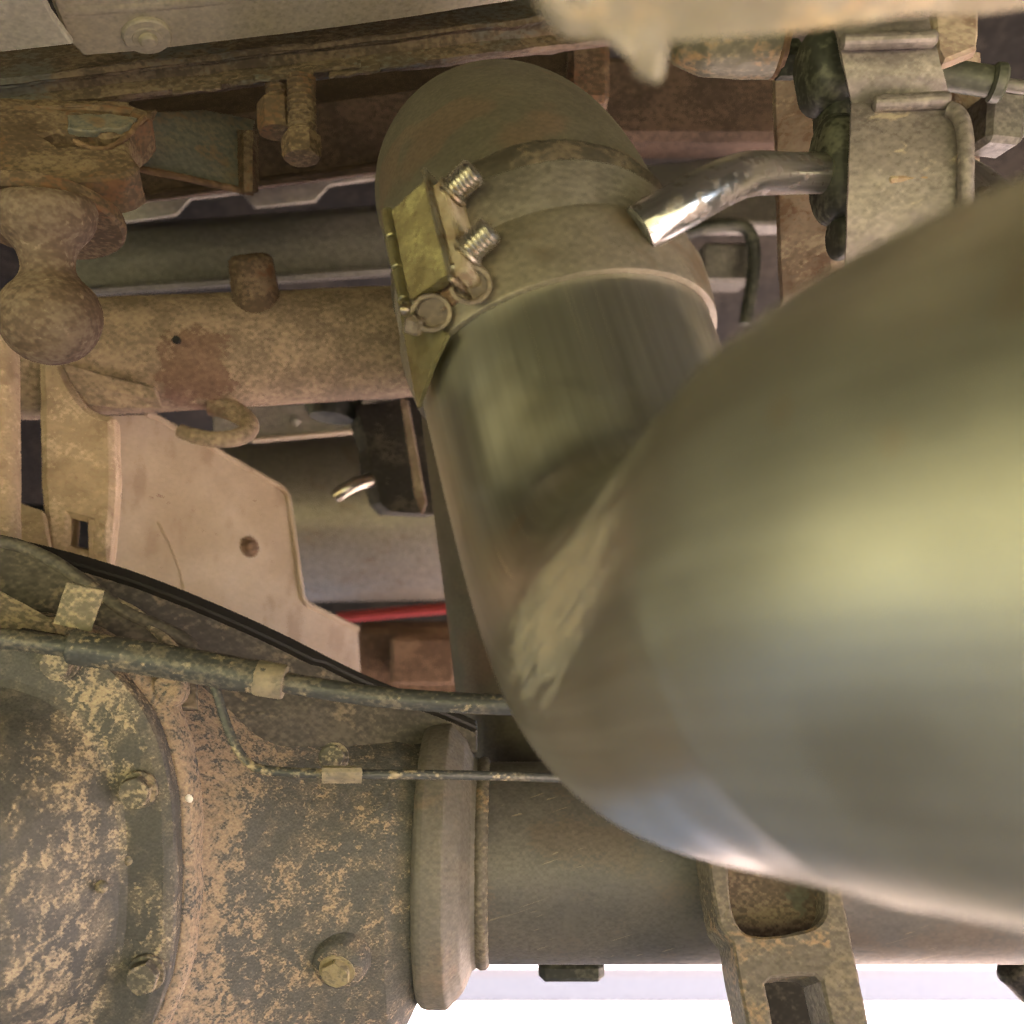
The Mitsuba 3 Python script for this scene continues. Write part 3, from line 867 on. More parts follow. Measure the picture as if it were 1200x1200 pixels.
# ------------------------------------------------------------------ hoses and lines over the axle
hose = spline([at(x, y, 0.43) for x, y in ((-60, 741), (0, 748), (80, 758), (200, 776), (330, 799), (450, 817), (600, 826), (700, 828))], 120)
add("thick_hose__tube", tube(hose, 0.0046, 32), "line")
i0 = [int(np.argmin(np.abs(hose[:, 0] / hose[:, 1] / K + 600 - x))) for x in (84, 322, 330, 338)]
add("thick_hose__sleeve", rough(tube(hose[i0[0]: i0[1]], 0.0076, 32, chamfer=0.0008), 0.0004, 200, 0.004), "line", 40)
add("thick_hose__tape_wrap", rough(tube(hose[i0[1] - 3: i0[2] + 2], 0.0078, 32, chamfer=0.0004), 0.0004, 260, 0.004), "tape", 40)
tag("thick_hose", "thick dark muddy hose running over the top of the differential to the exhaust", "hose")
bl = spline([at(x, y, D) for x, y, D in ((240, 780, 0.455), (252, 806, 0.452), (262, 838, 0.45), (274, 870, 0.448), (287, 890, 0.447), (304, 901, 0.446), (340, 905, 0.446), (400, 907, 0.447), (520, 908, 0.455), (640, 911, 0.47), (720, 914, 0.48))], 110)
add("brake_line__tube", tube(bl, 0.0022, 20), "line")
add("brake_line__clip", rough(sheet(np.array([[at(x, y, d) for x in np.linspace(377, 424, 10)] for y, d in ((897, 0.4455), (900, 0.443), (905, 0.4420), (910, 0.4425), (914, 0.4445), (918, 0.449))]), 0.001), 0.0002, 300, 0.004), "tape", 40)
tag("brake_line", "thin dark brake line dropping and bending along the axle housing", "pipe")
add("hose_bolt", rough(hexhead(at(391, 888, 0.472), [0.05, -0.95, 0.3], 0.0105, 0.005, 0.0075), 0.0002, 300, 0.003), "boltdust")
tag("hose_bolt", "muddy bolt head just above the thin brake line clip", "bolt")
add("vent_fitting", rough(lathe([(0, -0.004), (0.006, -0.004), (0.0085, -0.001), (0.009, 0.006), (0, 0.006)], at(198, 806, 0.462), [-0.2, 1.0, -0.4], 24), 0.0004, 200, 0.003), "housing", 50)
tag("vent_fitting", "round dirty fitting under the thick hose beside the cover rim", "fitting")

# ------------------------------------------------------------------ arched guard above the differential
top = poly_spline([(-60, 612), (0, 627), (60, 641), (150, 667), (250, 706), (340, 747), (420, 787), (480, 812), (560, 845)], 50)
gp = plane3((0, 640, 0.53), (0, 760, 0.50), (560, 840, 0.60))
add("arched_guard__panel", rough(plate(top + [(560, 880), (-60, 880)], gp, 0.006, 0.001), 0.0007, 60, 0.01, 1), "guard", 40)
rim_out = [(x, y - 1) for x, y in top]
rim_in = [(x, y + 13 - 4 * (x > 380)) for x, y in top][::-1]
add("arched_guard__rim", plate(rim_out + rim_in, (gp[0], gp[1] + gp[0] * 0.006), 0.010, 0.0012), "gloss_black", 40)
t2 = poly_spline([(-60, 622), (0, 634), (35, 643), (75, 664), (105, 684), (145, 713), (190, 735), (222, 752), (232, 775)], 40)
gp2 = plane3((0, 640, 0.495), (0, 760, 0.47), (230, 760, 0.50))
add("arched_guard__inner_panel", rough(plate(t2 + [(232, 830), (-60, 830)], gp2, 0.004, 0.001), 0.0007, 70, 0.008, 2), "guard", 40)
add("arched_guard__inner_lip", rough(tube(np.array([on_plane(x, y, gp2) for x, y in t2]) + np.array([0, -0.002, 0]), 0.0034, 16), 0.0005, 130, 0.004), "guard", 60)
t3 = poly_spline([(118, 700), (150, 712), (185, 738), (215, 772)], 24)
add("arched_guard__crease", rough(tube(np.array([on_plane(x, y, gp2) for x, y in t3]) + np.array([0, -0.002, 0]), 0.0028, 14), 0.0008, 150, 0.004), "guarddusty", 60)
add("arched_guard__ledge", rough(plate([(-60, 660), (0, 690), (68, 728), (64, 760), (-60, 742)], plane3((0, 690, 0.455), (0, 740, 0.44), (68, 728, 0.46)), 0.004, 0.001), 0.0006, 90, 0.006, 3), "guarddusty", 40)
tag("arched_guard", "curved black sheet guard with a thick dark rim above the differential", "guard")
cl = sheet(np.array([[at(x + (700 - y) * 0.32, y + (x - 98) * 0.22, 0.437 + 0.00002 * (x - 98) ** 2 * 0.12) for x in np.linspace(74, 118, 10)] for y in np.linspace(688, 736, 10)]), 0.002)
add("hose_clip", rough(cl, 0.0005, 200, 0.004), "guarddusty", 50)
tag("hose_clip", "square dusty tan clip standing above the thick hose", "clip")

# ------------------------------------------------------------------ cross tube, its bracket and neighbours
ct = np.linspace(at(20, 423, 0.71), at(640, 392, 0.78), 90)
tb = tube(ct, 0.0435, 64)
add("cross_tube__tube", rough(tb, 0.0008, 60, 0.012, 3), "crosstube", 60)
add("cross_tube__hump", rough(lathe([(0, -0.030), (0.012, -0.030), (0.0155, -0.027), (0.0165, -0.02), (0.018, 0.03), (0, 0.03)], at(300, 347, 0.715), [0.08, 0.35, -1.0], 32), 0.0006, 150, 0.005), "rusty", 50)
add("cross_tube__drain_hole_shade", lathe([(0, -0.0004), (0.0028, -0.0004), (0.0028, 0.003), (0, 0.003)], at(206, 398, 0.6785), [0, 1, 0], 20), "hole_shade", 30)  # solid near-black disc, paints the shade of a small hole
eb = plate(poly_spline([(70, 420), (82, 448), (100, 474), (126, 487)], 12) + [(133, 489), (135, 560), (133, 606), (126, 668), (58, 668), (48, 570), (46, 420)], plane3((60, 430, 0.665), (130, 480, 0.675), (90, 650, 0.665)), 0.045, 0.004,
           holes=[[(83, 607), (104, 612), (103, 646), (81, 640)], [(111, 617), (116, 619), (117, 655), (111, 653)]])
add("cross_tube__end_bracket", rough(eb, 0.0009, 90, 0.008, 5), "tan", 40)
lf = sheet(np.array([[at(px_, py_, d_) for px_, py_, d_ in row] for row in [
    [(72, 424, 0.655), (120, 440, 0.665), (180, 455, 0.672)], [(84, 448, 0.655), (128, 458, 0.666), (185, 468, 0.678)], [(104, 474, 0.66), (140, 478, 0.672), (190, 478, 0.69)]]]), 0.004)
add("cross_tube__flare", rough(lf, 0.0008, 90, 0.006), "crosstube", 60)
ring = np.array([at(244 + 48 * math.cos(a), 494 + 20 * math.sin(a) + 6 * math.cos(a), 0.705 - 0.02 * math.sin(a)) for a in np.linspace(-1.5, 2.3, 50)])
add("cross_tube__hook_eye", rough(tube(ring, np.linspace(0.0085, 0.0050, len(ring)), 24), 0.0005, 120, 0.005), "crosstube", 60)
tag("cross_tube", "horizontal dusty brown steel tube with a rust patch and tan end bracket", "cross member")

st = rough(tube(np.array([at(-8, y, 0.60) for y in (378, 384, 392, 440, 520, 600, 680)]), [0.002, 0.010, 0.0145, 0.0152, 0.0154, 0.0156, 0.0156], 32), 0.0008, 80, 0.008)
add("left_post", st, "tan", 60)
tag("left_post", "tan dusty upright post at the left edge beside the ball stud", "post")
add("lower_gusset", rough(plate([(10, 582), (28, 590), (50, 598), (62, 662), (0, 662)], plane3((10, 590, 0.66), (60, 660, 0.63), (0, 660, 0.63)), 0.006, 0.001), 0.0006, 100, 0.006), "tan", 40)
tag("lower_gusset", "small tan gusset at the foot of the dark slot at far left", "bracket")

sh = plane3((135, 500, 0.80), (420, 750, 0.95), (150, 660, 0.78))
shp = [(128, 486), (172, 485), (182, 488), (330, 571), (337, 580), (346, 640), (354, 700), (360, 708), (420, 737), (424, 800), (128, 800)]
add("heat_shield__panel", rough(plate(shp, sh, 0.003, 0.0008), 0.0012, 25, 0.012, 2), "shield", 40)
edge = np.array([on_plane(x, y, sh) for x, y in ((172, 485), (182, 488), (258, 530), (330, 571), (337, 580), (346, 640), (354, 700), (360, 708), (420, 737))]) + np.array([0, -0.001, 0])
add("heat_shield__folded_edge", tube(edge, 0.0026, 12), "shield", 40)
rv = on_plane(292, 641, sh)
add("heat_shield__rivet", lathe([(0, -0.004), (0.004, -0.004), (0.006, -0.002), (0.006, -0.0015), (0.0098, -0.001), (0.0098, 0.001), (0, 0.001)], rv, -sh[0], 28), "drybrown", 40)
rv = on_plane(296, 640, sh)
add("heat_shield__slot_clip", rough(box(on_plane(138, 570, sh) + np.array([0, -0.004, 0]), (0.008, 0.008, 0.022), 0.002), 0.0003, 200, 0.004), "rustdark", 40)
cr = np.array([on_plane(x, y, sh) for x, y in ((186, 612), (200, 640), (212, 672), (216, 690))])
add("heat_shield__crease", tube(cr, 0.0014, 8), "shield", 40)
tag("heat_shield", "flat tan sheet-metal shield with one rivet, below the horizontal tube", "shield")

# ------------------------------------------------------------------ ball stud and rusty bracket, upper left
bs = [(0, 238), (54, 238), (57, 250), (56, 260), (50, 275), (38, 289), (31, 303), (30, 316), (35, 327), (47, 339), (55, 354), (58, 370), (55, 388), (46, 405), (32, 418), (15, 425), (0, 427)]
q0 = at(57, 330, 0.50)
prof = [(r * K * 0.50, (y - 330) * K * 0.50) for r, y in spline(bs, 60)]
prof[0], prof[-1] = (0, prof[0][1]), (0, prof[-1][1])
prof = [(max(r, 0), h) for r, h in prof]
add("ball_stud__ball", rough(lathe(prof, q0, [0.0, 0.10, -1.0], 96), 0.0003, 140, 0.004), "rustball", 60)
tag("ball_stud", "rusty brown ball-shaped stud on a waisted neck hanging at left", "ball joint")
dk = lathe([(0, -0.0045), (0.037, -0.0045), (0.0400, -0.003), (0.0408, 0.0), (0.0406, 0.0035), (0.0390, 0.0052), (0, 0.0052)], at(54, 254, 0.520), [0, -0.22, -0.975], 96)
add("spring_hanger__seat", rough(dk, 0.00025, 160, 0.003), "rusty", 32)
wob = lambda pts, n: poly_spline(pts, n)
body_plane = plane3((0, 120, 0.54), (160, 130, 0.555), (60, 215, 0.515))
bd = plate(wob([(-60, 112), (20, 118), (70, 122), (120, 116), (165, 124), (176, 132), (160, 150), (150, 165), (156, 184), (162, 194), (148, 203), (128, 208), (60, 214), (-60, 216)], 60)[:-1], body_plane, 0.025, 0.002,
           holes=[[(50, 158), (66, 153), (84, 157), (100, 154), (122, 160), (140, 157), (136, 168), (118, 174), (100, 172), (84, 168), (68, 170)],
                  [(52, 127), (80, 124), (112, 126), (150, 130), (148, 134), (112, 130), (82, 129)]], jag=0.0012)
add("spring_hanger__body", rough(bd, 0.0024, 60, 0.005, 3), "rusty", 50)
add("spring_hanger__body_backing", rough(plate([(-60, 112), (150, 118), (150, 212), (-60, 214)], (body_plane[0], body_plane[1] - body_plane[0] * 0.008), 0.006, 0.001), 0.001, 90, 0.008), "rusty", 50)
f1 = plate([(78, 134), (100, 131), (128, 133), (160, 137), (152, 146), (140, 151), (124, 150), (110, 154), (92, 152), (80, 150)], (body_plane[0], body_plane[1] + body_plane[0] * 0.0022), 0.004, 0.0008, jag=0.001, seed=4)
add("spring_hanger__torn_flap", rough(f1, 0.0016, 110, 0.004, 4), "bluegrey", 50)
lip_ = spline([on_plane(x, y, body_plane) - np.array([0, 0.001, 0]) for x, y in ((88, 166), (100, 171), (118, 175), (132, 172), (146, 164), (158, 152), (170, 138))], 30)
add("spring_hanger__rust_lip", rough(tube(lip_, 0.0016, 10), 0.0009, 200, 0.003, 6), "drybrown", 50)
sd = plate([(104, 204), (142, 206), (142, 262), (128, 272), (110, 268)], plane3((104, 205, 0.54), (142, 206, 0.555), (120, 270, 0.535)), 0.02, 0.0025)
add("spring_hanger__web", rough(sd, 0.0006, 110, 0.006), "rustpink", 40)
bl_ = plate([(-60, 206), (110, 206), (112, 250), (-60, 246)], 0.545, 0.02, 0.002)
add("spring_hanger__back", rough(bl_, 0.0012, 80, 0.006), "rusty", 40)
tag("spring_hanger", "heavily rusted bracket with torn flaking edges above the ball stud", "bracket")

# ------------------------------------------------------------------ rusty frame rail along the top
prof_l = [(58, 0.585), (64, 0.575), (90, 0.556), (94, 0.549), (99, 0.549), (103, 0.556), (114, 0.560), (122, 0.557), (128, 0.556), (133, 0.562), (135, 0.60)]
prof_r = [(-14, 0.625), (-6, 0.615), (14, 0.596), (18, 0.589), (24, 0.589), (28, 0.596), (40, 0.600), (48, 0.597), (53, 0.596), (59, 0.602), (62, 0.64)]
gr = []
for s in np.linspace(-0.06, 1.10, 130):
    row = []
    for (ya, da), (yb, db) in zip(prof_l, prof_r):
        w = 1.5 * (meshkit.fbm(np.array([s * 14, ya * 0.05, 0.0]), 3) - 0.5) * 2
        row.append(at(s * 650, ya + (yb - ya) * s + w * 1.4 - 8 * math.sin(max(0, min(1, s)) * math.pi) * 0.0, da + (db - da) * s))
    gr.append(row)
rl = sheet(np.array(gr), 0.004)
add("frame_rail__flange", rough(rl, 0.0016, 75, 0.0065, 7), "rustrail", 50)
up = sheet(np.array([[at(s * 650, 44 + (-34 - 44) * s + v, 0.60 + 0.04 * s) for v in (0, 14, 28)] for s in np.linspace(-0.06, 1.1, 40)]), 0.004)
add("frame_rail__upper_strip", rough(up, 0.0006, 60, 0.008), "bluegrey", 40)
# scale of rust peeling off the flange
rs = np.random.default_rng(7)
for k in range(9):
    s = rs.uniform(0.12, 0.95)
    y = 124 + (49 - 124) * s + rs.uniform(-6, 3)
    x = s * 650
    w_ = rs.uniform(14, 34)
    g_ = np.array([[at(x + u * w_, y - 74 / 650 * u * w_ + v * rs.uniform(5, 8) + rs.uniform(-1, 1), 0.549 + 0.04 * s - 0.003 * v) for v in (0, 0.5, 1)] for u in np.linspace(-1, 1, 8)])
    add("frame_rail__rust_flake", rough(sheet(g_, 0.0014), 0.0009, 160, 0.004, k), "rustrail", 50)
tag("frame_rail", "long rusty flaking frame rail running across the top behind the beige panel", "frame rail")

gs = plate([(168, 131), (240, 128), (300, 140), (296, 158), (287, 170), (294, 226), (160, 197), (150, 163)], plane3((160, 140, 0.60), (300, 140, 0.66), (160, 197, 0.595)), 0.004, 0.001)
add("gusset_plate__panel", rough(gs, 0.0006, 60, 0.008), "bluegrey", 40)
add("gusset_plate__rusty_edge", rough(tube(np.array([at(156, 196, 0.594), at(200, 205, 0.604), at(250, 216, 0.625), at(296, 226, 0.645)]), 0.0022, 12), 0.0006, 200, 0.004), "drybrown", 50)
fo = sheet(np.array([[at(x, y, d) for x, d in ((278, 0.645), (286, 0.632), (296, 0.634), (303, 0.65))] for y in np.linspace(152, 226, 10)]), 0.003)
add("gusset_plate__fold", rough(fo, 0.001, 90, 0.006), "rusty", 50)
add("gusset_plate__foot", rough(plate([(168, 129), (182, 128), (160, 164), (151, 164)], 0.592, 0.004, 0.001), 0.0006, 120, 0.005), "rusty", 40)
tag("gusset_plate", "grey gusset plate with an orange rusty lower edge beside the rusted bracket", "bracket")

# rusty bolts
b_ax = np.array([0.02, -0.22, -1.0])
def stud(key, x, y0, y1, D, rt, ny0, ny1, rn, material):
    a, b = at(x, y0, D), at(x + 2, y1, D - 0.002)
    add(key + "__shank", rough(thread(a, b, rt, 0.0032, 24), 0.0004, 300, 0.004), material, 30)
    na, nb2 = at(x, ny0, D), at(x + 1, ny1, D - 0.002)
    ax2 = nb2 - na
    add(key + "__nut", rough(hexhead(na, ax2, rn * 1.9, np.linalg.norm(ax2), 0, spin=0.35), 0.0006, 200, 0.004), material, 40)
stud("rusty_stud", 324, 96, 152, 0.575, 0.0068, 122, 156, 0.0105, "rusty")
tag("rusty_stud", "shorter rusty bolt with nut hanging under the frame rail, left of a pair", "bolt")
stud("threaded_rusty_stud", 353, 92, 186, 0.567, 0.0085, 160, 186, 0.0105, "rusty")
tag("threaded_rusty_stud", "longer rusty threaded bolt with its nut at the bottom end, right of a pair", "bolt")

# ------------------------------------------------------------------ beige body panel, top left
bp = plane3((0, 66, 0.50), (600, 4, 0.56), (0, -60, 0.44))
pg = plate([(20, -200), (52, -40), (62, 5), (80, 48), (98, 67), (160, 62), (330, 42), (470, 23), (640, -3), (700, -200)], bp, 0.006, 0.0016)
add("beige_panel__sheet", rough(pg, 0.0006, 22, 0.012), "beige", 40)
bo = on_plane(172, 40, bp)
add("beige_panel__rivet", lathe([(0, -0.0062), (0.0036, -0.006), (0.0046, -0.005), (0.005, -0.0034), (0.0075, -0.0033), (0.008, -0.0028), (0.0118, -0.0026), (0.0126, -0.0018), (0.0130, 0.0), (0.0145, 0.0004), (0.0, 0.001)], bo, -bp[0], 48), "beige", 25)
lp = np.array([on_plane(x, y, bp) for x, y in ((75, 14), (150, 10), (260, 0), (345, -12))]) - bp[0] * 0.0058
add("beige_panel__pressed_rib", tube(lp, 0.0068, 32), "beige", 60)
tag("beige_panel", "beige painted body panel with one round fastener along the top left", "panel")
bq = plane3((0, 62, 0.49), (80, 55, 0.495), (0, -60, 0.43))
pe = plate([(-80, -200), (-80, 78), (0, 63), (86, 53), (62, 20), (52, 0), (40, -200)], (bq[0], bq[1]), 0.004, 0.0012)
add("corner_panel", rough(pe, 0.0004, 22, 0.012), "greybeige", 40)
tag("corner_panel", "paler grey overlapping panel end in the top left corner", "panel")

# ------------------------------------------------------------------ stamped panel, channel, tank behind
sp_ = plane3((145, 262, 0.935), (440, 232, 0.99), (145, 200, 0.935))
add("stamped_panel", plate([(-60, 240), (450, 185), (640, 168), (640, 192), (560, 204), (540, 224), (455, 232), (440, 210), (386, 217), (369, 236), (299, 243), (284, 226), (224, 233), (206, 252), (130, 262), (110, 245), (40, 250), (20, 272), (-60, 280)], sp_, 0.004, 0.0005), "stamped", 40)
tag("stamped_panel", "grey stamped floor panel with dark trapezoid cutouts behind the rusty rail", "panel")
cg = []
for s in np.linspace(-0.2, 1.5, 60):
    row = []
    for v, dd in ((0.0, 0.03), (0.06, 0.008), (0.15, 0.0), (0.5, -0.004), (0.85, -0.001), (0.93, -0.006), (1.0, -0.004), (1.04, 0.012)):
        ya, yb = 266 + (240 - 266) * s, 345 + (321 - 345) * s
        row.append(at(100 + 350 * s, ya + (yb - ya) * v, 0.96 + 0.06 * s + dd))
    cg.append(row)
add("grey_channel", sheet(np.array(cg), 0.003), "channel", 50)
tag("grey_channel", "smooth dark grey channel with a pale lower lip behind the ball stud", "cross member")

tk = np.array([at(x, 606 - 0.02 * (x - 400), 1.28) for x in (150, 300, 440, 640, 760)])
add("silver_tank__shell", tube(tk, 0.112, 96), "silver", 40)
tag("silver_tank", "smooth silvery cylindrical tank behind the tan shield", "tank")
add("tank_rail__strip", plate([(250, 478), (500, 466), (500, 497), (300, 516), (250, 520)], plane3((300, 480, 1.06), (500, 470, 1.12), (300, 515, 1.05)), 0.003, 0.0008), "stamped", 40)
add("tank_rail__lip", tube(np.array([at(296, 516, 1.048), at(420, 505, 1.08), at(500, 498, 1.11)]), 0.003, 12), "tanplate", 40)
for x, y in ((345, 493), (388, 488)):
    add("tank_rail__dimple", lathe([(0, -0.003), (0.005, -0.002), (0.007, 0.001), (0, 0.002)], at(x, y, 1.065 + (x - 345) * 0.0003), [0.4, 1, 0], 20), "stamped", 50)
tag("tank_rail", "narrow grey rail with dimples above the silver tank", "rail")
add("black_bracket__plate", rough(plate([(420, 475), (500, 462), (506, 560), (512, 604), (456, 600), (446, 588), (440, 562), (434, 552), (432, 524), (424, 500)], plane3((430, 480, 0.86), (500, 470, 0.88), (450, 600, 0.86)), 0.045, 0.0007, jag=0.002), 0.0008, 90, 0.01), "black", 40)
add("black_bracket__rod", tube(spline([at(393, 582, 0.855), at(408, 572, 0.855), at(424, 565, 0.86), at(446, 562, 0.87)], 16), 0.0062, 20, chamfer=0.0012), "brightsteel", 40)
add("black_bracket__cap", rough(lathe([(0, -0.01), (0.02, -0.01), (0.026, 0), (0.026, 0.01), (0, 0.01)], at(390, 478, 0.88), [0.1, 0.2, 1], 32), 0.0005, 100, 0.006), "rubber", 40)
add("black_bracket__side_strap", rough(plate([(468, 462), (478, 470), (500, 590), (494, 604), (486, 580)], 0.845, 0.004, 0.001), 0.0007, 120, 0.006), "rustpink", 40)
tag("black_bracket", "black ragged bracket with a short bright rod in front of the silver tank", "bracket")
add("red_line", tube(np.array([at(395, 724, 1.20), at(460, 718, 1.19), at(540, 711, 1.18)]), 0.0068, 20), "red", 60)
tag("red_line", "bright red line below the silver tank", "hose")
add("brown_block__face", rough(box(at(500, 790, 1.36), (0.20, 0.10, 0.14), 0.006), 0.002, 40, 0.02), "drybrown", 40)
add("brown_block__step", rough(box(at(498, 772, 1.28), (0.085, 0.05, 0.062), 0.004), 0.001, 60, 0.014), "drybrown", 40)
tag("brown_block", "rusty brown block in the dark below the red line", "bracket")
add("rear_beam", rough(plate([(300, 836), (680, 832), (690, 905), (300, 905)], plane3((500, 835, 0.86), (680, 835, 0.86), (500, 900, 0.84)), 0.03, 0.003), 0.001, 50, 0.014), "drybrown", 40)
tag("rear_beam", "reddish brown beam just above the axle tube between hose and exhaust", "beam")

# ------------------------------------------------------------------ dark beams behind the pipe
db = []
for s in np.linspace(-0.1, 1.9, 70):
    row = []
    for y, dd in ((110, 0.10), (150, 0.0), (205, 0.0), (228, 0.0), (231, -0.03), (239, -0.032), (241, 0.0)):
        row.append(at(145 + 295 * s, y - 37 * min(s, 1.5), 0.86 + 0.05 * s + dd))
    db.append(row)
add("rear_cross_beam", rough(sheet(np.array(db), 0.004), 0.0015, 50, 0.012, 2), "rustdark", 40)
tag("rear_cross_beam", "dark rusty cross beam with a paler ledge behind the bolts and arching pipe", "cross member")
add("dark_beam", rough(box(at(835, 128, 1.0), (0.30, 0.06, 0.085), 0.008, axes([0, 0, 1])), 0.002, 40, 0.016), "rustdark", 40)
tag("dark_beam", "nearly black rusty beam above the bright bent rod", "beam")
add("grey_beam", rough(plate([(720, 196), (780, 190), (920, 172), (930, 262), (880, 262), (720, 262)], plane3((760, 190, 1.05), (920, 175, 1.10), (760, 262, 1.02)), 0.02, 0.003), 0.0008, 40, 0.014), "greysteel", 40)
tag("grey_beam", "dull grey beam behind the bright bent rod", "beam")
fr_ = spline([at(x, y, 0.98) for x, y in ((800, 275), (830, 266), (865, 264), (878, 272), (884, 300), (880, 340), (874, 380))], 40)
add("dark_loop", tube(fr_, 0.0068, 20), "rubber", 60)
tag("dark_loop", "dark rubber loop in the gap right of the clamp", "hose")
add("small_grey_block", rough(box(at(846, 314, 1.03), (0.052, 0.05, 0.042), 0.004), 0.0006, 70, 0.01), "greysteel", 40)
tag("small_grey_block", "small grey block deep in the dark gap right of the clamp", "bracket")
add("brown_stub", rough(box(at(688, 92, 0.72), (0.03, 0.04, 0.05), 0.004), 0.001, 80, 0.008), "rusty", 40)
tag("brown_stub", "rusty brown stub behind the top of the arching pipe", "bracket")

# ------------------------------------------------------------------ exhaust hanger, right
rd = spline([at(750, 269, 0.367), at(775, 254, 0.3685), at(802, 239, 0.373), at(830, 223, 0.381), at(855, 211, 0.393), at(878, 204, 0.409), at(910, 203, 0.432), at(970, 203, 0.462), at(1060, 203, 0.470), at(1118, 206, 0.466), at(1150, 222, 0.456), at(1180, 255, 0.44)], 120)
m, uv = tube(rd, 0.0094, 40, want_uv=True)
add("bent_rod__shaft", m, "rod", uv=uv)
tt = rd[0] - rd[1]
tt /= np.linalg.norm(tt)
add("bent_rod__cut_end", lathe([(0, 0.0006), (0.0078, 0.0006), (0.0092, -0.0006), (0.0092, -0.001)], rd[0], tt, 40), "greysteel", 30)
tag("bent_rod", "shiny bare steel rod with a bent cut end pointing at the clamp", "rod")


def strap_patch(corners, nu, nv, D0, D1, bulge, t=0.003):
    g, u, v = bilin(corners, nu, nv)
    return sheet(np.array([[at(g[i, j, 0], g[i, j, 1], D0 + (D1 - D0) * u[i, j] + bulge(u[i, j], v[i, j])) for j in range(nv)] for i in range(nu)]), t)


add("hanger_strap__upper_face", rough(strap_patch([(978, 20), (1088, 20), (1114, 118), (998, 122)], 20, 24, 0.445, 0.44, lambda u, v: -0.006 * math.sin(math.pi * v) + 0.004), 0.0007, 110, 0.005), "strap", 50)
add("hanger_strap__lower_face", rough(strap_patch([(998, 120), (1120, 126), (1128, 330), (990, 330)], 24, 30, 0.443, 0.436, lambda u, v: 0.006 - 0.012 * math.sin(math.pi * min(1, 0.12 + v * 0.9)) ** 0.7), 0.0006, 110, 0.005, 3), "strap", 50)
for y, x0, x1 in ((47, 985, 1098), (119, 1022, 1113)):
    add("hanger_strap__ridge", rough(tube(np.array([at(x0, y + 2, 0.439), at((x0 + x1) / 2, y, 0.436), at(x1, y - 2, 0.434)]), 0.0038, 16, chamfer=0.0015), 0.0005, 160, 0.004), "strap", 50)
lip = spline([at(1112, 128, 0.434), at(1124, 136, 0.431), at(1131, 160, 0.428), at(1132, 200, 0.427), at(1131, 250, 0.428), at(1126, 320, 0.43)], 40)
add("hanger_strap__lip", tube(lip, 0.0036, 16), "strap", 50)
add("hanger_strap__slot", rough(tube(np.array([at(1040, 212, 0.4365), at(1064, 211, 0.4355), at(1088, 210, 0.4345)]), 0.0028, 14, chamfer=0.001), 0.0004, 200, 0.003), "clampdust", 50)
tag("hanger_strap", "grey dusty steel strap wrapped round the rubber exhaust hanger", "strap")


def lobe(px, py, D, size, lean, key, seed):
    """flattened rounded rubber lump"""
    b = trimesh.creation.icosphere(4)
    v = b.vertices
    v = v / (np.abs(v) ** 2.8).sum(1, keepdims=True) ** (1 / 2.8)
    v = v * np.asarray(size)
    c_, s_ = math.cos(lean), math.sin(lean)
    v = v @ np.array([[c_, 0, s_], [0, 1, 0], [-s_, 0, c_]])
    b.vertices = v + at(px, py, D)
    add(key, rough(b, 0.0009, 90, 0.004, seed), "rubber", True)


lobe(978, 200, 0.468, (0.0098, 0.020, 0.0255), 0.04, "rubber_isolator__lower_lobe", 1)
lobe(966, 84, 0.474, (0.0125, 0.020, 0.0200), 0.10, "rubber_isolator__upper_lobe", 2)
lobe(975, 130, 0.480, (0.0075, 0.016, 0.018), 0.0, "rubber_isolator__neck", 3)
lobe(985, 278, 0.470, (0.0050, 0.012, 0.0105), 0.1, "rubber_isolator__tail", 4)
tag("rubber_isolator", "dark rubber exhaust isolator gripping the bright rod inside the strap", "rubber mount")
# rail, tubes and fasteners round the hanger
rr = plate([(902, 60), (952, 60), (976, 100), (980, 320), (912, 360)], plane3((905, 100, 0.62), (975, 100, 0.60), (910, 340, 0.60)), 0.05, 0.003)
add("pinkish_rail", rough(rr, 0.0012, 80, 0.007), "rustpink", 40)
tag("pinkish_rail", "dusty pinkish-brown rusty upright rail behind the rubber isolator", "frame rail")
add("olive_canister__body", rough(lathe([(0, -0.060), (0.012, -0.058), (0.022, -0.05), (0.0275, -0.036), (0.0290, -0.018), (0.0290, 0.0), (0.0, 0.0)], at(906, 22, 0.50), [1, 0, 0], 64), 0.0005, 90, 0.006), "olivecan", 50)
add("olive_canister__rusty_end", rough(lathe([(0, 0), (0.0285, 0), (0.0295, 0.0015), (0.0285, 0.004), (0, 0.004)], at(906, 22, 0.50), [1, 0, 0], 48), 0.0005, 150, 0.005), "drybrown", 40)
tag("olive_canister", "round olive metal canister partly hidden by the blurred bracket at top", "canister")
add("dark_bolt", rough(hexhead(at(912, 70, 0.50), [1, 0, 0.02], 0.018, 0.010, 0), 0.0004, 200, 0.004), "rubber", 40)
tag("dark_bolt", "dark bolt head at the rusty end of the olive canister", "bolt")
add("green_coupling__sleeve", tube(np.array([at(1096, 86, 0.50), at(1130, 91, 0.497), at(1168, 97, 0.494)]), 0.0078, 32, chamfer=0.001), "greenplastic", 40)
add("green_coupling__collar", tube(np.array([at(1160, 96, 0.494), at(1177, 98, 0.493)]), 0.0098, 32, chamfer=0.0015), "greenplastic", 40)
add("green_coupling__thin_line", tube(np.array([at(1176, 99, 0.493), at(1260, 112, 0.49)]), 0.0034, 20), "greysteel", 40)
tag("green_coupling", "dark green hose coupling with a collar and thin line at upper right", "hose")
add("rusty_tab", rough(plate([(1094, 10), (1148, 8), (1146, 56), (1106, 72), (1098, 58)], plane3((1094, 20, 0.47), (1148, 20, 0.47), (1110, 70, 0.46)), 0.006, 0.0015), 0.0006, 120, 0.005), "rustpink", 40)
tag("rusty_tab", "rusty reddish tab above the green hose coupling", "bracket")
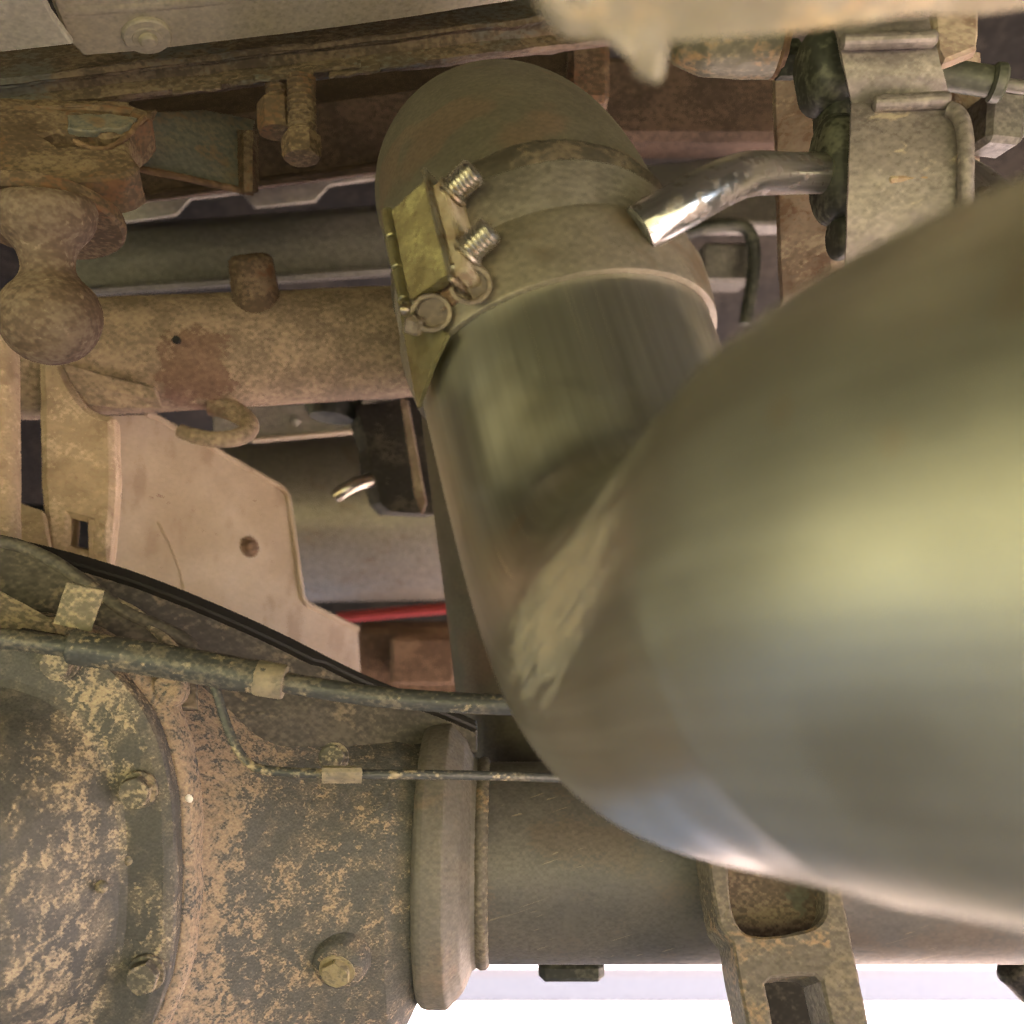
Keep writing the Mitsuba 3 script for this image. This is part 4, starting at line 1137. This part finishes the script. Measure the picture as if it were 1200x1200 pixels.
add("right_bracket__plate", rough(plate([(1120, 62), (1150, 60), (1150, 225), (1140, 232), (1124, 220)], plane3((1120, 80, 0.545), (1150, 80, 0.555), (1120, 220, 0.54)), 0.006, 0.001), 0.0006, 100, 0.006), "rustpink", 40)
add("right_bracket__nut", rough(box(at(1165, 146, 0.535), (0.0215, 0.026, 0.029), 0.003, np.array([[0.99, 0.1, -0.06], [-0.1, 0.99, 0], [0.06, 0, 0.99]])), 0.0004, 150, 0.005), "greysteel", 40)
add("right_bracket__bolt_end", lathe([(0, 0), (0.010, 0), (0.010, 0.004), (0.0085, 0.008), (0, 0.008)], at(1186, 142, 0.535), [1, 0.1, 0.02], 32), "greysteel", 40)
tag("right_bracket", "brown bracket with a large grey nut below the green hose coupling", "bracket")
# blurred bracket close to the lens at the top
nb_ = plate(poly_spline([(575, -66), (606, -20), (634, 22), (656, 54), (676, 62)], 16) + [(728, 63), (738, 74), (752, 104), (766, 111), (784, 104), (790, 62), (880, 52), (1050, 33), (1300, 14), (1300, -70), (560, -70)], plane3((700, 60, 0.185), (1200, 20, 0.205), (700, -40, 0.165)), 0.02, 0.003)
add("near_bracket", rough(nb_, 0.0014, 60, 0.006), "tannear", 50)
tag("near_bracket", "out-of-focus tan bracket with a hanging tab close to the camera at top", "bracket")

# ------------------------------------------------------------------ body above, sides, ground
def wbox(c, s, ch=0.01):
    return box(c, s, ch)


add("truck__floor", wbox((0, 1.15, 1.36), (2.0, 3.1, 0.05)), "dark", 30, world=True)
add("truck__added_front_wall", wbox((0, 2.66, 1.02), (1.94, 0.04, 0.66)), "dark", 30, world=True)  # added wall, keeps light from the open front out of the gaps
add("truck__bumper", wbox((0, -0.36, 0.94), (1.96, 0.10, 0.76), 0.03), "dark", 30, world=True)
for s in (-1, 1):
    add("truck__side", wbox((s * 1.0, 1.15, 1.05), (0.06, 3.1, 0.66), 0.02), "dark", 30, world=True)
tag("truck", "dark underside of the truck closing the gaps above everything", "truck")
add("dark_backing", rough(box(at(430, 790, 1.70), (1.4, 0.12, 0.60), 0.01), 0.003, 12, 0.06), "dark", 40)  # added dark backdrop so that no brightness shows through the gaps
tag("dark_backing", "added black backing far behind, filling the gaps with dark", "cross member")


for s, wk in ((-1, "truck__wheel"), (1, "truck__wheel_001")):
    c = W(AX)[0] + np.array([s * 0.78, 0, 0.16])
    add(wk + "__tyre", lathe([(0.20, -0.11), (0.30, -0.125), (0.355, -0.115), (0.375, -0.09), (0.38, 0.0), (0.375, 0.09), (0.355, 0.115), (0.30, 0.125), (0.20, 0.11), (0.20, -0.11)], c, [1, 0, 0], 64), "rubber", 40, world=True)
    add(wk + "__rim", lathe([(0, -0.03), (0.10, -0.03), (0.17, -0.09), (0.205, -0.10), (0.205, 0.10), (0.17, 0.09), (0.10, 0.03), (0, 0.03)], c, [1, 0, 0], 48), "greysteel", 40, world=True)
hg = trimesh.creation.icosphere(4)
hv = hg.vertices
hg.vertices = hv * np.array([14.0, 2.2, 5.5]) * (0.75 + 0.5 * meshkit.fbm(hv * 6, 4)[:, None]) + np.array([0, -6.5, 1.5])
add("hedge", hg, "leaf", False, world=True)
tag("hedge", "tall green hedge behind the camera, mirrored in the exhaust", "hedge")
hg = trimesh.creation.icosphere(4)
hv = hg.vertices
hg.vertices = hv * np.array([2.0, 12.0, 4.0]) * (0.75 + 0.5 * meshkit.fbm(hv * 6 + 9, 4)[:, None]) + np.array([-6.8, 2.0, 1.0])
add("hedge_001", hg, "leaf", False, world=True)  # unseen, added to darken what the pipe mirrors from the left
tag("hedge_001", "added unseen hedge left of the truck, cutting the bright horizon", "hedge")

hg = trimesh.creation.icosphere(4)
hv = hg.vertices
hg.vertices = hv * np.array([22.0, 2.5, 5.0]) * (0.75 + 0.5 * meshkit.fbm(hv * 6 + 4, 4)[:, None]) + np.array([0, 17.0, 1.0])
add("hedge_002", hg, "leaf", False, world=True)  # unseen, added to dim the glare under the elbow
tag("hedge_002", "added unseen hedge far in front of the truck, dimming the pipe glare", "hedge")


def slab(x0, x1, y0, y1, z):
    return trimesh.Trimesh([[x0, y0, z], [x1, y0, z], [x1, y1, z], [x0, y1, z]], [[0, 1, 2], [0, 2, 3]], process=False)


add("ground", slab(-200, 200, -200, 200, 0.0), "lawn", False, world=True)
add("pavement", slab(-1.7, 12, -0.45, 60, 0.004), "concrete", False, world=True)
add("road", slab(-60, 60, 3.22, 3.86, 0.008), "asphalt", False, world=True)
add("kerb_line", slab(-60, 60, 3.86, 4.22, 0.008), "kerb", False, world=True)
labels["ground"] = {"label": "sunlit lawn behind the camera reaching the horizon", "category": "ground", "kind": "structure"}
labels["pavement"] = {"label": "pale sunlit concrete below and beyond the truck", "category": "pavement", "kind": "structure"}
labels["road"] = {"label": "blue-grey road strip beyond the axle", "category": "road", "kind": "structure"}
labels["kerb_line"] = {"label": "beige kerb line beyond the road strip", "category": "kerb", "kind": "structure"}
labels["sky"] = {"label": "clear sky", "category": "sky", "kind": "structure"}
